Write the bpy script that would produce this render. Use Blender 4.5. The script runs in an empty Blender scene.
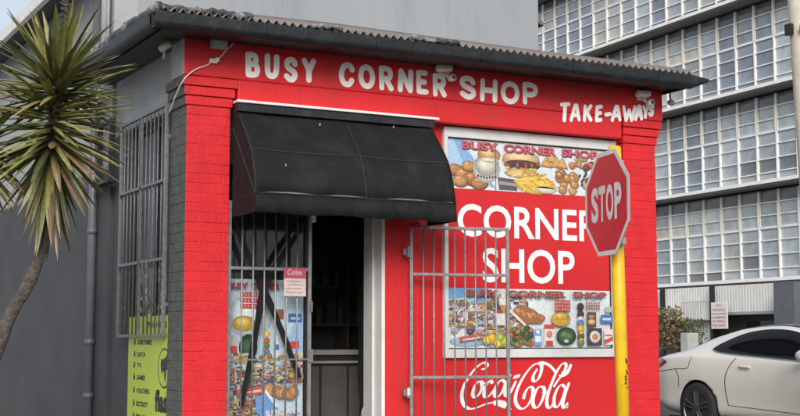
import bpy, bmesh, math, random
from mathutils import Vector, Matrix
from mathutils.bvhtree import BVHTree
R = math.radians
random.seed(7)
scene = bpy.context.scene
C = scene.collection

# ---------------------------------------------------------------- camera, sky, sun, exposure
# world axes: +x runs along the shop front, +y runs back along its side wall, origin at the front corner
cam_d = bpy.data.cameras.new('camera'); cam = bpy.data.objects.new('camera', cam_d); C.objects.link(cam)
cam.location = (-3.6526, -10.7474, 1.2)
cam.rotation_euler = (R(90 + 5.754), 0, R(-28.13))
cam_d.sensor_width = 36; cam_d.lens = 36 * 1310 / 800
cam_d.clip_start = 0.1; cam_d.clip_end = 2000
scene.camera = cam

SUN_EL, SUN_AZ = 29, -27            # azimuth measured from -y towards +x
sd = Vector((math.sin(R(SUN_AZ)) * math.cos(R(SUN_EL)), -math.cos(R(SUN_AZ)) * math.cos(R(SUN_EL)), math.sin(R(SUN_EL))))
w = bpy.data.worlds.new('World'); scene.world = w; w.use_nodes = True
nt = w.node_tree; nt.nodes.clear()
sky = nt.nodes.new('ShaderNodeTexSky'); sky.sky_type = 'NISHITA'; sky.sun_disc = False
sky.sun_elevation = R(SUN_EL); sky.sun_rotation = math.atan2(sd.x, sd.y)
sky.dust_density = 3.5; sky.ozone_density = 1.0; sky.air_density = 1.0
mixc = nt.nodes.new('ShaderNodeMix'); mixc.data_type = 'RGBA'
mixc.inputs['Factor'].default_value = 0.62
tc = nt.nodes.new('ShaderNodeTexCoord'); nz = nt.nodes.new('ShaderNodeTexNoise'); nz.inputs['Scale'].default_value = 3.0; nz.inputs['Detail'].default_value = 6
cr = nt.nodes.new('ShaderNodeValToRGB'); cr.color_ramp.elements[0].position = .3; cr.color_ramp.elements[0].color = (5.2, 5.7, 6.3, 1)
cr.color_ramp.elements[1].position = .7; cr.color_ramp.elements[1].color = (6.9, 7.3, 7.8, 1)
nt.links.new(tc.outputs['Generated'], nz.inputs['Vector']); nt.links.new(nz.outputs['Fac'], cr.inputs['Fac'])
bg = nt.nodes.new('ShaderNodeBackground'); bg.inputs['Strength'].default_value = 0.098
out = nt.nodes.new('ShaderNodeOutputWorld')
nt.links.new(sky.outputs['Color'], mixc.inputs['A']); nt.links.new(cr.outputs['Color'], mixc.inputs['B'])
nt.links.new(mixc.outputs['Result'], bg.inputs['Color']); nt.links.new(bg.outputs['Background'], out.inputs['Surface'])
sun_d = bpy.data.lights.new('sun', 'SUN'); sun = bpy.data.objects.new('sun', sun_d); C.objects.link(sun)
sun_d.energy = 2.2; sun_d.angle = R(28); sun_d.color = (1.0, .965, .92)
sun.rotation_euler = sd.to_track_quat('Z', 'Y').to_euler(); sun.location = (0, -20, 40)
vs = scene.view_settings; vs.view_transform = 'Standard'; vs.look = 'None'; vs.exposure = 0.5; vs.gamma = 1; vs.use_curve_mapping = False

# ---------------------------------------------------------------- materials
def mat(name, col, rough=.6, metal=0, var=.12, scale=6, bump=0, bscale=40, coat=0, spec=.5, dirt=None, dirt_amt=0, dirt_scale=2.5, stretch=None):
    m = bpy.data.materials.new(name); m.use_nodes = True
    n = m.node_tree.nodes; l = m.node_tree.links; b = n['Principled BSDF']
    b.inputs['Roughness'].default_value = rough; b.inputs['Metallic'].default_value = metal
    b.inputs['Coat Weight'].default_value = coat; b.inputs['Specular IOR Level'].default_value = spec
    t = n.new('ShaderNodeTexCoord'); src = t.outputs['Object']
    if stretch:
        mp = n.new('ShaderNodeMapping'); mp.inputs['Scale'].default_value = stretch; l.new(src, mp.inputs['Vector']); src = mp.outputs['Vector']
    nz = n.new('ShaderNodeTexNoise'); nz.inputs['Scale'].default_value = scale; nz.inputs['Detail'].default_value = 7; nz.inputs['Roughness'].default_value = .6
    l.new(src, nz.inputs['Vector'])
    r = n.new('ShaderNodeValToRGB')
    r.color_ramp.elements[0].position = .3; r.color_ramp.elements[1].position = .7
    r.color_ramp.elements[0].color = tuple(max(0, c * (1 - var)) for c in col) + (1,)
    r.color_ramp.elements[1].color = tuple(min(1, c * (1 + var)) for c in col) + (1,)
    l.new(nz.outputs['Fac'], r.inputs['Fac']); o = r.outputs['Color']
    if dirt:
        n2 = n.new('ShaderNodeTexNoise'); n2.inputs['Scale'].default_value = dirt_scale; n2.inputs['Detail'].default_value = 9; n2.inputs['Roughness'].default_value = .7
        l.new(src, n2.inputs['Vector'])
        r2 = n.new('ShaderNodeValToRGB'); r2.color_ramp.elements[0].position = .5; r2.color_ramp.elements[1].position = .72
        r2.color_ramp.elements[0].color = (0, 0, 0, 1); r2.color_ramp.elements[1].color = (dirt_amt,) * 3 + (1,)
        l.new(n2.outputs['Fac'], r2.inputs['Fac'])
        mx = n.new('ShaderNodeMix'); mx.data_type = 'RGBA'; l.new(r2.outputs['Color'], mx.inputs['Factor'])
        l.new(o, mx.inputs['A']); mx.inputs['B'].default_value = tuple(dirt) + (1,); o = mx.outputs['Result']
    l.new(o, b.inputs['Base Color'])
    mr = n.new('ShaderNodeMapRange'); mr.inputs['To Min'].default_value = max(0, rough - .08); mr.inputs['To Max'].default_value = min(1, rough + .08)
    l.new(nz.outputs['Fac'], mr.inputs['Value']); l.new(mr.outputs['Result'], b.inputs['Roughness'])
    if bump:
        n3 = n.new('ShaderNodeTexNoise'); n3.inputs['Scale'].default_value = bscale; n3.inputs['Detail'].default_value = 5; l.new(src, n3.inputs['Vector'])
        bp = n.new('ShaderNodeBump'); bp.inputs['Strength'].default_value = bump; bp.inputs['Distance'].default_value = .02
        l.new(n3.outputs['Fac'], bp.inputs['Height']); l.new(bp.outputs['Normal'], b.inputs['Normal'])
    return m

def attr_mat(name, rough=.4, var=.15, scale=60, spec=.5, trans=0):
    m = bpy.data.materials.new(name); m.use_nodes = True
    n = m.node_tree.nodes; l = m.node_tree.links; b = n['Principled BSDF']
    b.inputs['Roughness'].default_value = rough; b.inputs['Specular IOR Level'].default_value = spec
    a = n.new('ShaderNodeAttribute'); a.attribute_name = 'paint'
    t = n.new('ShaderNodeTexCoord'); nz = n.new('ShaderNodeTexNoise'); nz.inputs['Scale'].default_value = scale; nz.inputs['Detail'].default_value = 4
    l.new(t.outputs['Object'], nz.inputs['Vector'])
    mr = n.new('ShaderNodeMapRange'); mr.inputs['From Min'].default_value = .3; mr.inputs['From Max'].default_value = .7
    mr.inputs['To Min'].default_value = 1 - var; mr.inputs['To Max'].default_value = 1 + var; l.new(nz.outputs['Fac'], mr.inputs['Value'])
    mx = n.new('ShaderNodeMix'); mx.data_type = 'RGBA'; mx.blend_type = 'MULTIPLY'; mx.inputs['Factor'].default_value = 1
    l.new(a.outputs['Color'], mx.inputs['A']); l.new(mr.outputs['Result'], mx.inputs['B'])
    l.new(mx.outputs['Result'], b.inputs['Base Color'])
    return m

RED = (.58, .02, .025)
M = {}
M['red'] = mat('red_paint', RED, .55, var=.09, scale=2.2, bump=.25, bscale=30, dirt=(.36, .045, .045), dirt_amt=.65, dirt_scale=4, stretch=(1, 1, .35), spec=.3)
M['red_brick'] = mat('red_painted_brick', (.59, .02, .027), .5, var=.13, scale=5, bump=.22, bscale=32, spec=.3, dirt=(.48, .02, .025), dirt_amt=.4, dirt_scale=9)
M['red_panel'] = mat('red_vinyl', (.57, .02, .024), .4, var=.07, scale=2, dirt=(.5, .045, .045), dirt_amt=.4, dirt_scale=3, spec=.3)
M['olive_brick'] = mat('dark_olive_painted_brick', (.072, .076, .066), .7, var=.25, scale=10, bump=.5, bscale=45, dirt=(.16, .16, .15), dirt_amt=.5, dirt_scale=12)
M['dark_wall'] = mat('dark_grey_wall_paint', (.07, .096, .112), .42, var=.12, scale=1.2, bump=.12, bscale=14, dirt=(.14, .14, .15), dirt_amt=.4, dirt_scale=3)
M['light_wall'] = mat('light_grey_wall_paint', (.34, .355, .37), .75, var=.1, scale=1.5, bump=.2, bscale=20, dirt=(.2, .2, .2), dirt_amt=.4, dirt_scale=4)
M['house_wall'] = mat('pale_grey_plaster', (.285, .305, .33), .8, var=.05, scale=.8, bump=.15, bscale=16, dirt=(.21, .225, .245), dirt_amt=.6, dirt_scale=2.2, stretch=(1.6, 1, .22))
M['black'] = mat('black_gutter_paint', (.009, .010, .012), .5, var=.4, scale=6, bump=.3, bscale=20, dirt=(.035, .035, .038), dirt_amt=.5, dirt_scale=6)
M['bitumen'] = mat('bitumen_flashing', (.035, .037, .042), .5, var=.4, scale=8, bump=.8, bscale=14, dirt=(.55, .55, .55), dirt_amt=.9, dirt_scale=4.2)
M['roof'] = mat('weathered_roof_sheet', (.17, .15, .138), .75, var=.25, scale=5, dirt=(.12, .08, .06), dirt_amt=.6, dirt_scale=6)
M['canvas'] = mat('black_canvas', (.0095, .0098, .0115), .8, var=.2, scale=7, bump=.55, bscale=5.5, dirt=(.03, .03, .031), dirt_amt=.6, dirt_scale=3, spec=.25)
M['stitch'] = mat('faded_stitching', (.05, .05, .052), .8)
M['white'] = mat('white_paint', (.72, .71, .69), .5, var=.05, scale=6, dirt=(.5, .47, .43), dirt_amt=.5, dirt_scale=7)
M['sign_white'] = mat('white_lettering', (.85, .84, .83), .5, var=.06, scale=12)
M['frame_white'] = mat('white_window_frame', (.60, .605, .61), .45, var=.06, scale=5, dirt=(.42, .41, .40), dirt_amt=.5, dirt_scale=8)
M['steel'] = mat('galvanised_bar', (.27, .265, .27), .45, metal=.55, var=.25, scale=22, dirt=(.2, .15, .12), dirt_amt=.6, dirt_scale=18)
M['dark_steel'] = mat('grey_painted_bar', (.19, .195, .205), .5, metal=.4, var=.25, scale=22, dirt=(.12, .09, .08), dirt_amt=.6, dirt_scale=18)
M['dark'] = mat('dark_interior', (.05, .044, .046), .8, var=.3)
M['glass_dark'] = mat('dark_glass', (.02, .022, .026), .08, var=.3)
M['dusty_glass'] = mat('dusty_glass', (.12, .13, .15), .22, var=.3, scale=2, dirt=(.2, .2, .21), dirt_amt=.6)
M['art'] = attr_mat('printed_vinyl', .35, .18, 70)
M['yellow'] = mat('yellow_pole_paint', (.78, .48, .012), .5, var=.1, scale=9, dirt=(.45, .25, .02), dirt_amt=.6, dirt_scale=7)
M['stop_red'] = mat('stop_sign_red', (.60, .02, .035), .4, var=.06, scale=8, dirt=(.28, .03, .035), dirt_amt=.4, dirt_scale=6)
M['stop_white'] = mat('stop_sign_white', (.74, .72, .72), .4, var=.06, scale=14, dirt=(.42, .38, .36), dirt_amt=.5, dirt_scale=12)
M['lime'] = mat('lime_sign_board', (.42, .52, .035), .4, var=.06, scale=3, dirt=(.3, .38, .05), dirt_amt=.5)
M['ink'] = mat('black_print', (.012, .013, .012), .5)
M['cream'] = mat('cream_plastic', (.62, .59, .5), .5, dirt=(.35, .3, .24), dirt_amt=.6, dirt_scale=20)
M['lens'] = mat('lamp_lens', (.4, .45, .46), .15)
M['cloth'] = mat('black_cloth', (.008, .008, .009), .9, bump=.3, bscale=120)
M['conc'] = mat('office_concrete', (.40, .40, .40), .8, var=.1, scale=2, dirt=(.25, .24, .23), dirt_amt=.5)
M['office_white'] = mat('office_white_paint', (.84, .83, .81), .6, var=.05, scale=1.5, dirt=(.52, .5, .46), dirt_amt=.5, dirt_scale=2)
M['office_cream'] = mat('office_cream_frame', (.68, .64, .54), .6, var=.08, scale=2)
M['soffit'] = mat('office_soffit', (.17, .17, .175), .8, var=.1)
M['asphalt'] = mat('asphalt', (.05, .05, .052), .9, var=.25, scale=3, bump=.6, bscale=220, dirt=(.075, .072, .07), dirt_amt=.5, dirt_scale=.6)
M['paving'] = mat('paving', (.24, .23, .215), .85, var=.15, scale=2, bump=.4, bscale=60, dirt=(.14, .13, .12), dirt_amt=.6)
M['kerb'] = mat('kerb_stone', (.33, .32, .3), .85, var=.15, bump=.3)
M['ground'] = mat('ground', (.11, .105, .09), .95, var=.2, scale=.3)
M['line'] = mat('road_paint', (.62, .62, .6), .7, dirt=(.2, .2, .2), dirt_amt=.7)
M['car'] = mat('pearl_white_car_paint', (.76, .74, .68), .22, var=.01, scale=2, coat=1)
M['car_black'] = mat('black_trim', (.012, .012, .013), .4)
M['car_glass'] = mat('tinted_car_glass', (.006, .007, .008), .06, var=.1, spec=.22)
M['tyre'] = mat('tyre_rubber', (.022, .022, .023), .8, bump=.2, bscale=60)
M['rim'] = mat('dark_alloy_rim', (.11, .11, .115), .35, metal=.7)
M['chrome'] = mat('chrome_trim', (.62, .63, .65), .2, metal=.9, var=.03)
M['tail'] = mat('red_lamp_lens', (.30, .012, .016), .12, coat=.6)
M['head'] = mat('clear_lamp_lens', (.5, .52, .54), .1, coat=.6)
M['leaf'] = attr_mat('yucca_leaf', .42, .22, 30)
M['bark'] = mat('yucca_bark', (.085, .072, .06), .95, var=.5, scale=18, bump=1, bscale=40)
M['pole'] = mat('weathered_concrete_pole', (.56, .51, .43), .85, var=.12, scale=4, dirt=(.3, .27, .23), dirt_amt=.5, bump=.25, bscale=30)
M['paper'] = mat('paper', (.58, .47, .43), .8, var=.2, scale=12)
M['pink'] = mat('pink_heading', (.58, .07, .13), .7)
M['bag'] = mat('white_plastic_bag', (.75, .75, .75), .4)
M['clad'] = mat('white_cladding', (.66, .655, .635), .55, var=.05, scale=1, dirt=(.45, .43, .4), dirt_amt=.5)
M['grey'] = mat('grey_metal', (.33, .34, .345), .5, var=.1, dirt=(.2, .2, .2), dirt_amt=.5)
M['pipe'] = mat('grey_downpipe', (.105, .112, .128), .4, var=.12, scale=4)
M['pipe_light'] = mat('light_grey_downpipe', (.40, .42, .44), .5, var=.1)
M['shrub'] = attr_mat('shrub_leaf', .55, .2, 20)

# office glass: a pane in front of blinds, tone differing from window to window and pane to pane
def office_glass():
    m = bpy.data.materials.new('office_glass'); m.use_nodes = True
    n = m.node_tree.nodes; l = m.node_tree.links; b = n['Principled BSDF']
    a = n.new('ShaderNodeAttribute'); a.attribute_name = 'paint'
    oi = n.new('ShaderNodeObjectInfo')
    mr = n.new('ShaderNodeMapRange'); mr.inputs['To Min'].default_value = .8; mr.inputs['To Max'].default_value = 1.12
    l.new(oi.outputs['Random'], mr.inputs['Value'])
    t = n.new('ShaderNodeTexCoord'); nz = n.new('ShaderNodeTexNoise'); nz.inputs['Scale'].default_value = 1.7; nz.inputs['Detail'].default_value = 3
    l.new(t.outputs['Object'], nz.inputs['Vector'])
    mu = n.new('ShaderNodeMath'); mu.operation = 'MULTIPLY'; l.new(mr.outputs['Result'], mu.inputs[0])
    m2 = n.new('ShaderNodeMapRange'); m2.inputs['From Min'].default_value = .3; m2.inputs['From Max'].default_value = .7; m2.inputs['To Min'].default_value = .75; m2.inputs['To Max'].default_value = 1.2
    l.new(nz.outputs['Fac'], m2.inputs['Value']); l.new(m2.outputs['Result'], mu.inputs[1])
    mx = n.new('ShaderNodeMix'); mx.data_type = 'RGBA'; mx.blend_type = 'MULTIPLY'; mx.inputs['Factor'].default_value = 1
    l.new(a.outputs['Color'], mx.inputs['A']); l.new(mu.outputs['Value'], mx.inputs['B'])
    l.new(mx.outputs['Result'], b.inputs['Base Color'])
    b.inputs['Roughness'].default_value = .1; b.inputs['Specular IOR Level'].default_value = .6
    return m
M['office_glass'] = office_glass()

# ---------------------------------------------------------------- mesh helpers
class MB:
    def __init__(s): s.v = []; s.f = []; s.m = []; s.c = []; s.mats = []
    def mi(s, m):
        m = M[m] if isinstance(m, str) else m
        if m not in s.mats: s.mats.append(m)
        return s.mats.index(m)
    def add(s, vs, fs, m, col=(1, 1, 1)):
        o = len(s.v); s.v += [tuple(v) for v in vs]; k = s.mi(m)
        for f in fs: s.f.append(tuple(o + i for i in f)); s.m.append(k); s.c.append(col)
    def box(s, x0, x1, y0, y1, z0, z1, m, col=(1, 1, 1)):
        vs = [(x, y, z) for z in (z0, z1) for y in (y0, y1) for x in (x0, x1)]
        s.add(vs, [(0, 2, 3, 1), (4, 5, 7, 6), (0, 1, 5, 4), (2, 6, 7, 3), (0, 4, 6, 2), (1, 3, 7, 5)], m, col); return s
    def tube(s, pts, r, m, n=8, cap=True, col=(1, 1, 1)):
        pts = [Vector(p) for p in pts]; rs = r if isinstance(r, (list, tuple)) else [r] * len(pts)
        rings = []; up = None
        for i, p in enumerate(pts):
            d = (pts[min(i + 1, len(pts) - 1)] - pts[max(i - 1, 0)]).normalized()
            if up is None: up = Vector((0, 0, 1)) if abs(d.z) < .9 else Vector((1, 0, 0))
            a = d.cross(up).normalized(); b = a.cross(d).normalized(); up = b
            rings.append([p + (a * math.cos(2 * math.pi * k / n) + b * math.sin(2 * math.pi * k / n)) * rs[i] for k in range(n)])
        vs = [v for g in rings for v in g]; fs = []
        for i in range(len(pts) - 1):
            for k in range(n):
                q = (k + 1) % n; fs.append((i * n + k, i * n + q, (i + 1) * n + q, (i + 1) * n + k))
        if cap: fs.append(tuple(range(n))[::-1]); fs.append(tuple((len(pts) - 1) * n + k for k in range(n)))
        s.add(vs, fs, m, col); return s
    def prism(s, prof, axis, a0, a1, m):       # closed profile (list of 2D) swept along axis 'x' or 'y' or 'z'
        n = len(prof)
        def P(p, a): return {'x': (a, p[0], p[1]), 'y': (p[0], a, p[1]), 'z': (p[0], p[1], a)}[axis]
        vs = [P(p, a0) for p in prof] + [P(p, a1) for p in prof]
        fs = [(i, (i + 1) % n, n + (i + 1) % n, n + i) for i in range(n)] + [tuple(range(n))[::-1], tuple(range(n, 2 * n))]
        s.add(vs, fs, m); return s
    def lathe(s, prof, c, axis, m, n=24):      # prof: list of (radius, offset along axis)
        vs = []
        for r_, h in prof:
            for k in range(n):
                a = 2 * math.pi * k / n; u, v = r_ * math.cos(a), r_ * math.sin(a)
                vs.append({'x': (c[0] + h, c[1] + u, c[2] + v), 'y': (c[0] + u, c[1] + h, c[2] + v), 'z': (c[0] + u, c[1] + v, c[2] + h)}[axis])
        fs = [(i * n + k, i * n + (k + 1) % n, (i + 1) * n + (k + 1) % n, (i + 1) * n + k) for i in range(len(prof) - 1) for k in range(n)]
        fs += [tuple(range(n))[::-1], tuple((len(prof) - 1) * n + k for k in range(n))]
        s.add(vs, fs, m); return s
    def build(s, name, parent=None, local=False, smooth=False, bevel=0, origin=None):
        off = Vector((0, 0, 0))
        if not local:
            p = parent
            while p is not None: off += Vector(p.location); p = p.parent
        if origin: off += Vector(origin)
        me = bpy.data.meshes.new(name); me.from_pydata([tuple(Vector(v) - off) for v in s.v], [], s.f)
        for m in s.mats: me.materials.append(m)
        for p, k in zip(me.polygons, s.m): p.material_index = k; p.use_smooth = smooth
        ca = me.color_attributes.new('paint', 'FLOAT_COLOR', 'CORNER')
        for p, c in zip(me.polygons, s.c):
            for q, li in enumerate(p.loop_indices):
                cc = c[q] if isinstance(c[0], tuple) else c
                ca.data[li].color = (cc[0], cc[1], cc[2], 1)
        if not getattr(s, 'flat_print', False):
            bm = bmesh.new(); bm.from_mesh(me); bmesh.ops.recalc_face_normals(bm, faces=bm.faces); bm.to_mesh(me); bm.free()
        o = bpy.data.objects.new(name, me); C.objects.link(o)
        if parent: o.parent = parent
        if origin: o.location = origin
        if bevel:
            b = o.modifiers.new('bevel', 'BEVEL'); b.width = bevel; b.segments = 2; b.limit_method = 'ANGLE'
        return o

def tag(o, label=None, cat=None, group=None, kind=None):
    if label: o['label'] = label
    if cat: o['category'] = cat
    if group: o['group'] = group
    if kind: o['kind'] = kind
    return o
def thing(name, label, cat, loc=(0, 0, 0), rotz=0, group=None):
    o = bpy.data.objects.new(name, None); C.objects.link(o); o.location = loc; o.rotation_euler = (0, 0, rotz); o.empty_display_size = .2
    return tag(o, label, cat, group)
def dup(o, parent=None):
    c = o.copy(); C.objects.link(c)
    if parent: c.parent = parent
    for ch in list(o.children): dup(ch, c)
    return c

_txt = {}
def text_polys(st, weight=0.0, spacing=1.0):
    key = (st, weight, spacing)
    if key in _txt: return _txt[key]
    cu = bpy.data.curves.new('text', 'FONT'); cu.body = st; cu.offset = weight; cu.space_character = spacing; cu.resolution_u = 4
    o = bpy.data.objects.new('text', cu); C.objects.link(o)
    bpy.context.view_layer.update()
    me = bpy.data.meshes.new_from_object(o.evaluated_get(bpy.context.evaluated_depsgraph_get()))
    vs = [(v.co.x, v.co.y) for v in me.vertices]; fs = [tuple(p.vertices) for p in me.polygons]
    bpy.data.objects.remove(o); bpy.data.curves.remove(cu); bpy.data.meshes.remove(me)
    x0 = min(v[0] for v in vs); x1 = max(v[0] for v in vs); y0 = min(v[1] for v in vs); y1 = max(v[1] for v in vs)
    vs = [((a - x0) / (x1 - x0), (b - y0) / (y1 - y0)) for a, b in vs]
    _txt[key] = (vs, fs); return _txt[key]

class Art:
    """flat print on a plane: shapes laid one over the other a fraction of a millimetre apart"""
    def __init__(s, mb, frame, step=.00005):
        s.mb = mb; s.fr = frame; s.k = 0; s.step = step       # frame(u, v, lift) -> world point
    def poly(s, pts, col, m='art'):
        s.k += 1; s.mb.add([s.fr(u, v, s.k * s.step) for u, v in pts], [tuple(range(len(pts)))], m, col)
    def rect(s, u0, v0, u1, v1, col, m='art', rot=0):
        cu, cv = (u0 + u1) / 2, (v0 + v1) / 2; ca, sa = math.cos(rot), math.sin(rot); asp = s.asp if hasattr(s, 'asp') else 1
        pts = []
        for a, b in ((u0, v0), (u1, v0), (u1, v1), (u0, v1)):
            du, dv = (a - cu) * asp, b - cv
            pts.append((cu + (du * ca - dv * sa) / asp, cv + du * sa + dv * ca))
        s.poly(pts, col, m)
    def ell(s, cu, cv, ru, rv, col, m='art', n=14, a0=0, a1=2 * math.pi, wob=0):
        if m == 'art':      # pictured round things: lighter towards the middle in the print itself
            P = [(cu + ru * math.cos(a0 + (a1 - a0) * k / n) * (1 + wob * random.uniform(-1, 1)), cv + rv * math.sin(a0 + (a1 - a0) * k / n) * (1 + wob * random.uniform(-1, 1))) for k in range(n)]
            s.k += 1; lo = tuple(c * .55 for c in col); hi = tuple(min(.8, c * 1.3 + .02) for c in col); z = s.k * s.step
            mid = [(cu - ru * .12 + (p[0] - cu) * .55, cv + rv * .15 + (p[1] - cv) * .55) for p in P]
            vs = [s.fr(u, v, z) for u, v in P + mid] + [s.fr(cu - ru * .15, cv + rv * .22, z)]
            fs = []; cs = []
            for k in range(n):
                q = (k + 1) % n
                fs.append((k, q, n + q, n + k)); cs.append((lo, lo, col, col)); fs.append((n + k, n + q, 2 * n)); cs.append((col, col, hi))
            o = len(s.mb.v); s.mb.v += [tuple(v) for v in vs]; mi = s.mb.mi(m)
            for f, c in zip(fs, cs): s.mb.f.append(tuple(o + i for i in f)); s.mb.m.append(mi); s.mb.c.append(c)
            s.mb.flat_print = True; return
        s.poly([(cu + ru * math.cos(a0 + (a1 - a0) * k / n) * (1 + wob * random.uniform(-1, 1)), cv + rv * math.sin(a0 + (a1 - a0) * k / n) * (1 + wob * random.uniform(-1, 1))) for k in range(n)], col, m)
    def text(s, st, u0, v0, u1, v1, col, m='art', weight=.02, skew=0, rise=0, arch=None, spacing=1.0):
        vs, fs = text_polys(st, weight, spacing); s.k += 2
        P = []
        for a, b in vs:
            u = u0 + (u1 - u0) * a + skew * b; v = v0 + (v1 - v0) * b + rise * a
            P.append(s.fr(u, v, s.k * s.step))
        s.mb.add(P, fs, m, col)
    def stroke(s, pts, nib, wmin, col, m='art'):
        s.k += 1; pts = pts if nib == (0, 0) else smooth_line(pts)
        L, Rr = [], []
        for i, p in enumerate(pts):
            a = pts[max(i - 1, 0)]; b = pts[min(i + 1, len(pts) - 1)]
            d = (b[0] - a[0], b[1] - a[1]); ln = math.hypot(*d) or 1; n = (-d[1] / ln, d[0] / ln)
            wd = max(wmin, abs(nib[0] * n[0] + nib[1] * n[1])) / 2
            if nib != (0, 0) and i in (0, len(pts) - 1): wd *= .6
            L.append((p[0] + n[0] * wd, p[1] + n[1] * wd)); Rr.append((p[0] - n[0] * wd, p[1] - n[1] * wd))
        n = len(pts); vs = [s.fr(u, v, s.k * s.step + (i % n) * 4e-7) for i, (u, v) in enumerate(L + Rr)]
        s.mb.add(vs, [(i, i + 1, n + i + 1, n + i) for i in range(n - 1)], m, col)
def pen(A, pts, wd, m, curve):
    """one brush stroke of even width with round ends"""
    ps = smooth_line(pts, 5) if curve else pts
    n = len(ps)
    if curve:
        A.stroke([ps[0]] + ps[1:-1:5] + [ps[-1]] if False else ps[::1], (0, 0), wd, (1, 1, 1), m)
        ends = (ps[0], ps[-1])
    else:
        for a, c in zip(ps, ps[1:]):
            d = math.hypot(c[0] - a[0], c[1] - a[1]) or 1; q = (-(c[1] - a[1]) / d * wd / 2, (c[0] - a[0]) / d * wd / 2)
            A.poly([(a[0] + q[0], a[1] + q[1]), (c[0] + q[0], c[1] + q[1]), (c[0] - q[0], c[1] - q[1]), (a[0] - q[0], a[1] - q[1])], (1, 1, 1), m)
        ends = ps
    for e in ends: A.ell(e[0], e[1], wd / 2, wd / 2, (1, 1, 1), m, n=14)
PEN = {
 'B': [([(0, 0), (0, 1)], 0), ([(0, 1), (.5, 1), (.82, .90), (.82, .66), (.5, .54), (0, .54)], 1), ([(.45, .54), (.85, .48), (1, .27), (.85, .06), (.5, 0), (0, 0)], 1)],
 'U': [([(0, 1), (0, .5), (.06, .18), (.3, .01), (.7, .01), (.94, .18), (1, .5), (1, 1)], 1)],
 'S': [([(.95, .80), (.8, .96), (.5, 1.0), (.16, .93), (.06, .74), (.22, .58), (.55, .48), (.88, .38), (.97, .2), (.8, .03), (.45, -.01), (.05, .14)], 1)],
 'Y': [([(0, 1), (.5, .47)], 0), ([(1, 1), (.5, .47), (.47, 0)], 0)],
 'C': [([(.97, .78), (.8, .96), (.5, 1), (.18, .88), (.0, .5), (.18, .12), (.5, 0), (.8, .04), (.97, .22)], 1)],
 'O': [([(.5, 1), (.15, .87), (0, .5), (.15, .13), (.5, 0), (.85, .13), (1, .5), (.85, .87), (.5, 1)], 1)],
 'R': [([(0, 0), (0, 1)], 0), ([(0, 1), (.55, 1), (.9, .9), (.9, .6), (.55, .48), (0, .48)], 1), ([(.45, .48), (.97, 0)], 0)],
 'N': [([(0, 0), (0, 1), (1, 0), (1, 1)], 0)],
 'E': [([(.9, 1), (0, 1), (0, 0), (.95, 0)], 0), ([(0, .52), (.75, .52)], 0)],
 'H': [([(0, 0), (0, 1)], 0), ([(1, 0), (1, 1)], 0), ([(0, .5), (1, .5)], 0)],
 'P': [([(0, 0), (0, 1)], 0), ([(0, 1), (.55, 1), (.95, .88), (.95, .58), (.55, .45), (0, .45)], 1)],
 'T': [([(0, 1), (1, 1)], 0), ([(.5, 1), (.48, 0)], 0)],
 'A': [([(0, 0), (.42, 1), (.62, 1), (1, 0)], 0), ([(.2, .33), (.85, .33)], 0)],
 'K': [([(0, 0), (0, 1)], 0), ([(.92, 1), (.05, .45)], 0), ([(.3, .58), (1, 0)], 0)],
 'W': [([(0, 1), (.25, 0), (.5, .75), (.75, 0), (1, 1)], 0)],
 '-': [([(0, .5), (1, .5)], 0)]}
def smooth_line(pts, k=6):
    o = []; n = len(pts)
    for i in range(n - 1):
        p0 = pts[max(i - 1, 0)]; p1 = pts[i]; p2 = pts[i + 1]; p3 = pts[min(i + 2, n - 1)]
        for j in range(k):
            t = j / k
            o.append(tuple(.5 * (2 * b + (c - a) * t + (2 * a - 5 * b + 4 * c - d) * t * t + (3 * b - a - 3 * c + d) * t ** 3) for a, b, c, d in zip(p0, p1, p2, p3)))
    o.append(tuple(pts[-1])); return o

# ---------------------------------------------------------------- ground and streets
def slab(name, x0, x1, y0, y1, z0, z1, m):
    return tag(MB().box(x0, x1, y0, y1, z0, z1, m).build(name), kind='structure')
g = MB(); g.add([(-600, -600, -.12), (600, -600, -.12), (600, 600, -.12), (-600, 600, -.12)], [(0, 1, 2, 3)], 'ground'); tag(g.build('ground'), kind='structure')
g = MB(); g.add([(-120, -14, -.112), (140, -14, -.112), (140, -2.6, -.112), (-120, -2.6, -.112)], [(0, 1, 2, 3)], 'asphalt'); tag(g.build('road'), kind='structure')
g = MB(); g.add([(6.9, -2.6, -.002), (25.5, -2.6, -.002), (25.5, 120, -.002), (6.9, 120, -.002)], [(0, 1, 2, 3)], 'asphalt'); tag(g.build('side_road'), kind='structure')
slab('pavement', -60, 6.75, -2.45, 60, -.118, 0, 'paving')
slab('kerb', -60, 6.9, -2.6, -2.45, -.118, .012, 'kerb')
slab('side_kerb', 6.75, 6.9, -2.45, 60, -.118, .012, 'kerb')
slab('far_pavement', 25.5, 46, -2, 90, -.118, .06, 'paving')
ln = MB()
for k in range(30): ln.box(16.4, 16.52, -1 + k * 4, 1 + k * 4, 0, .003, 'line')
tag(ln.build('road_marking'), kind='structure')

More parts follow.
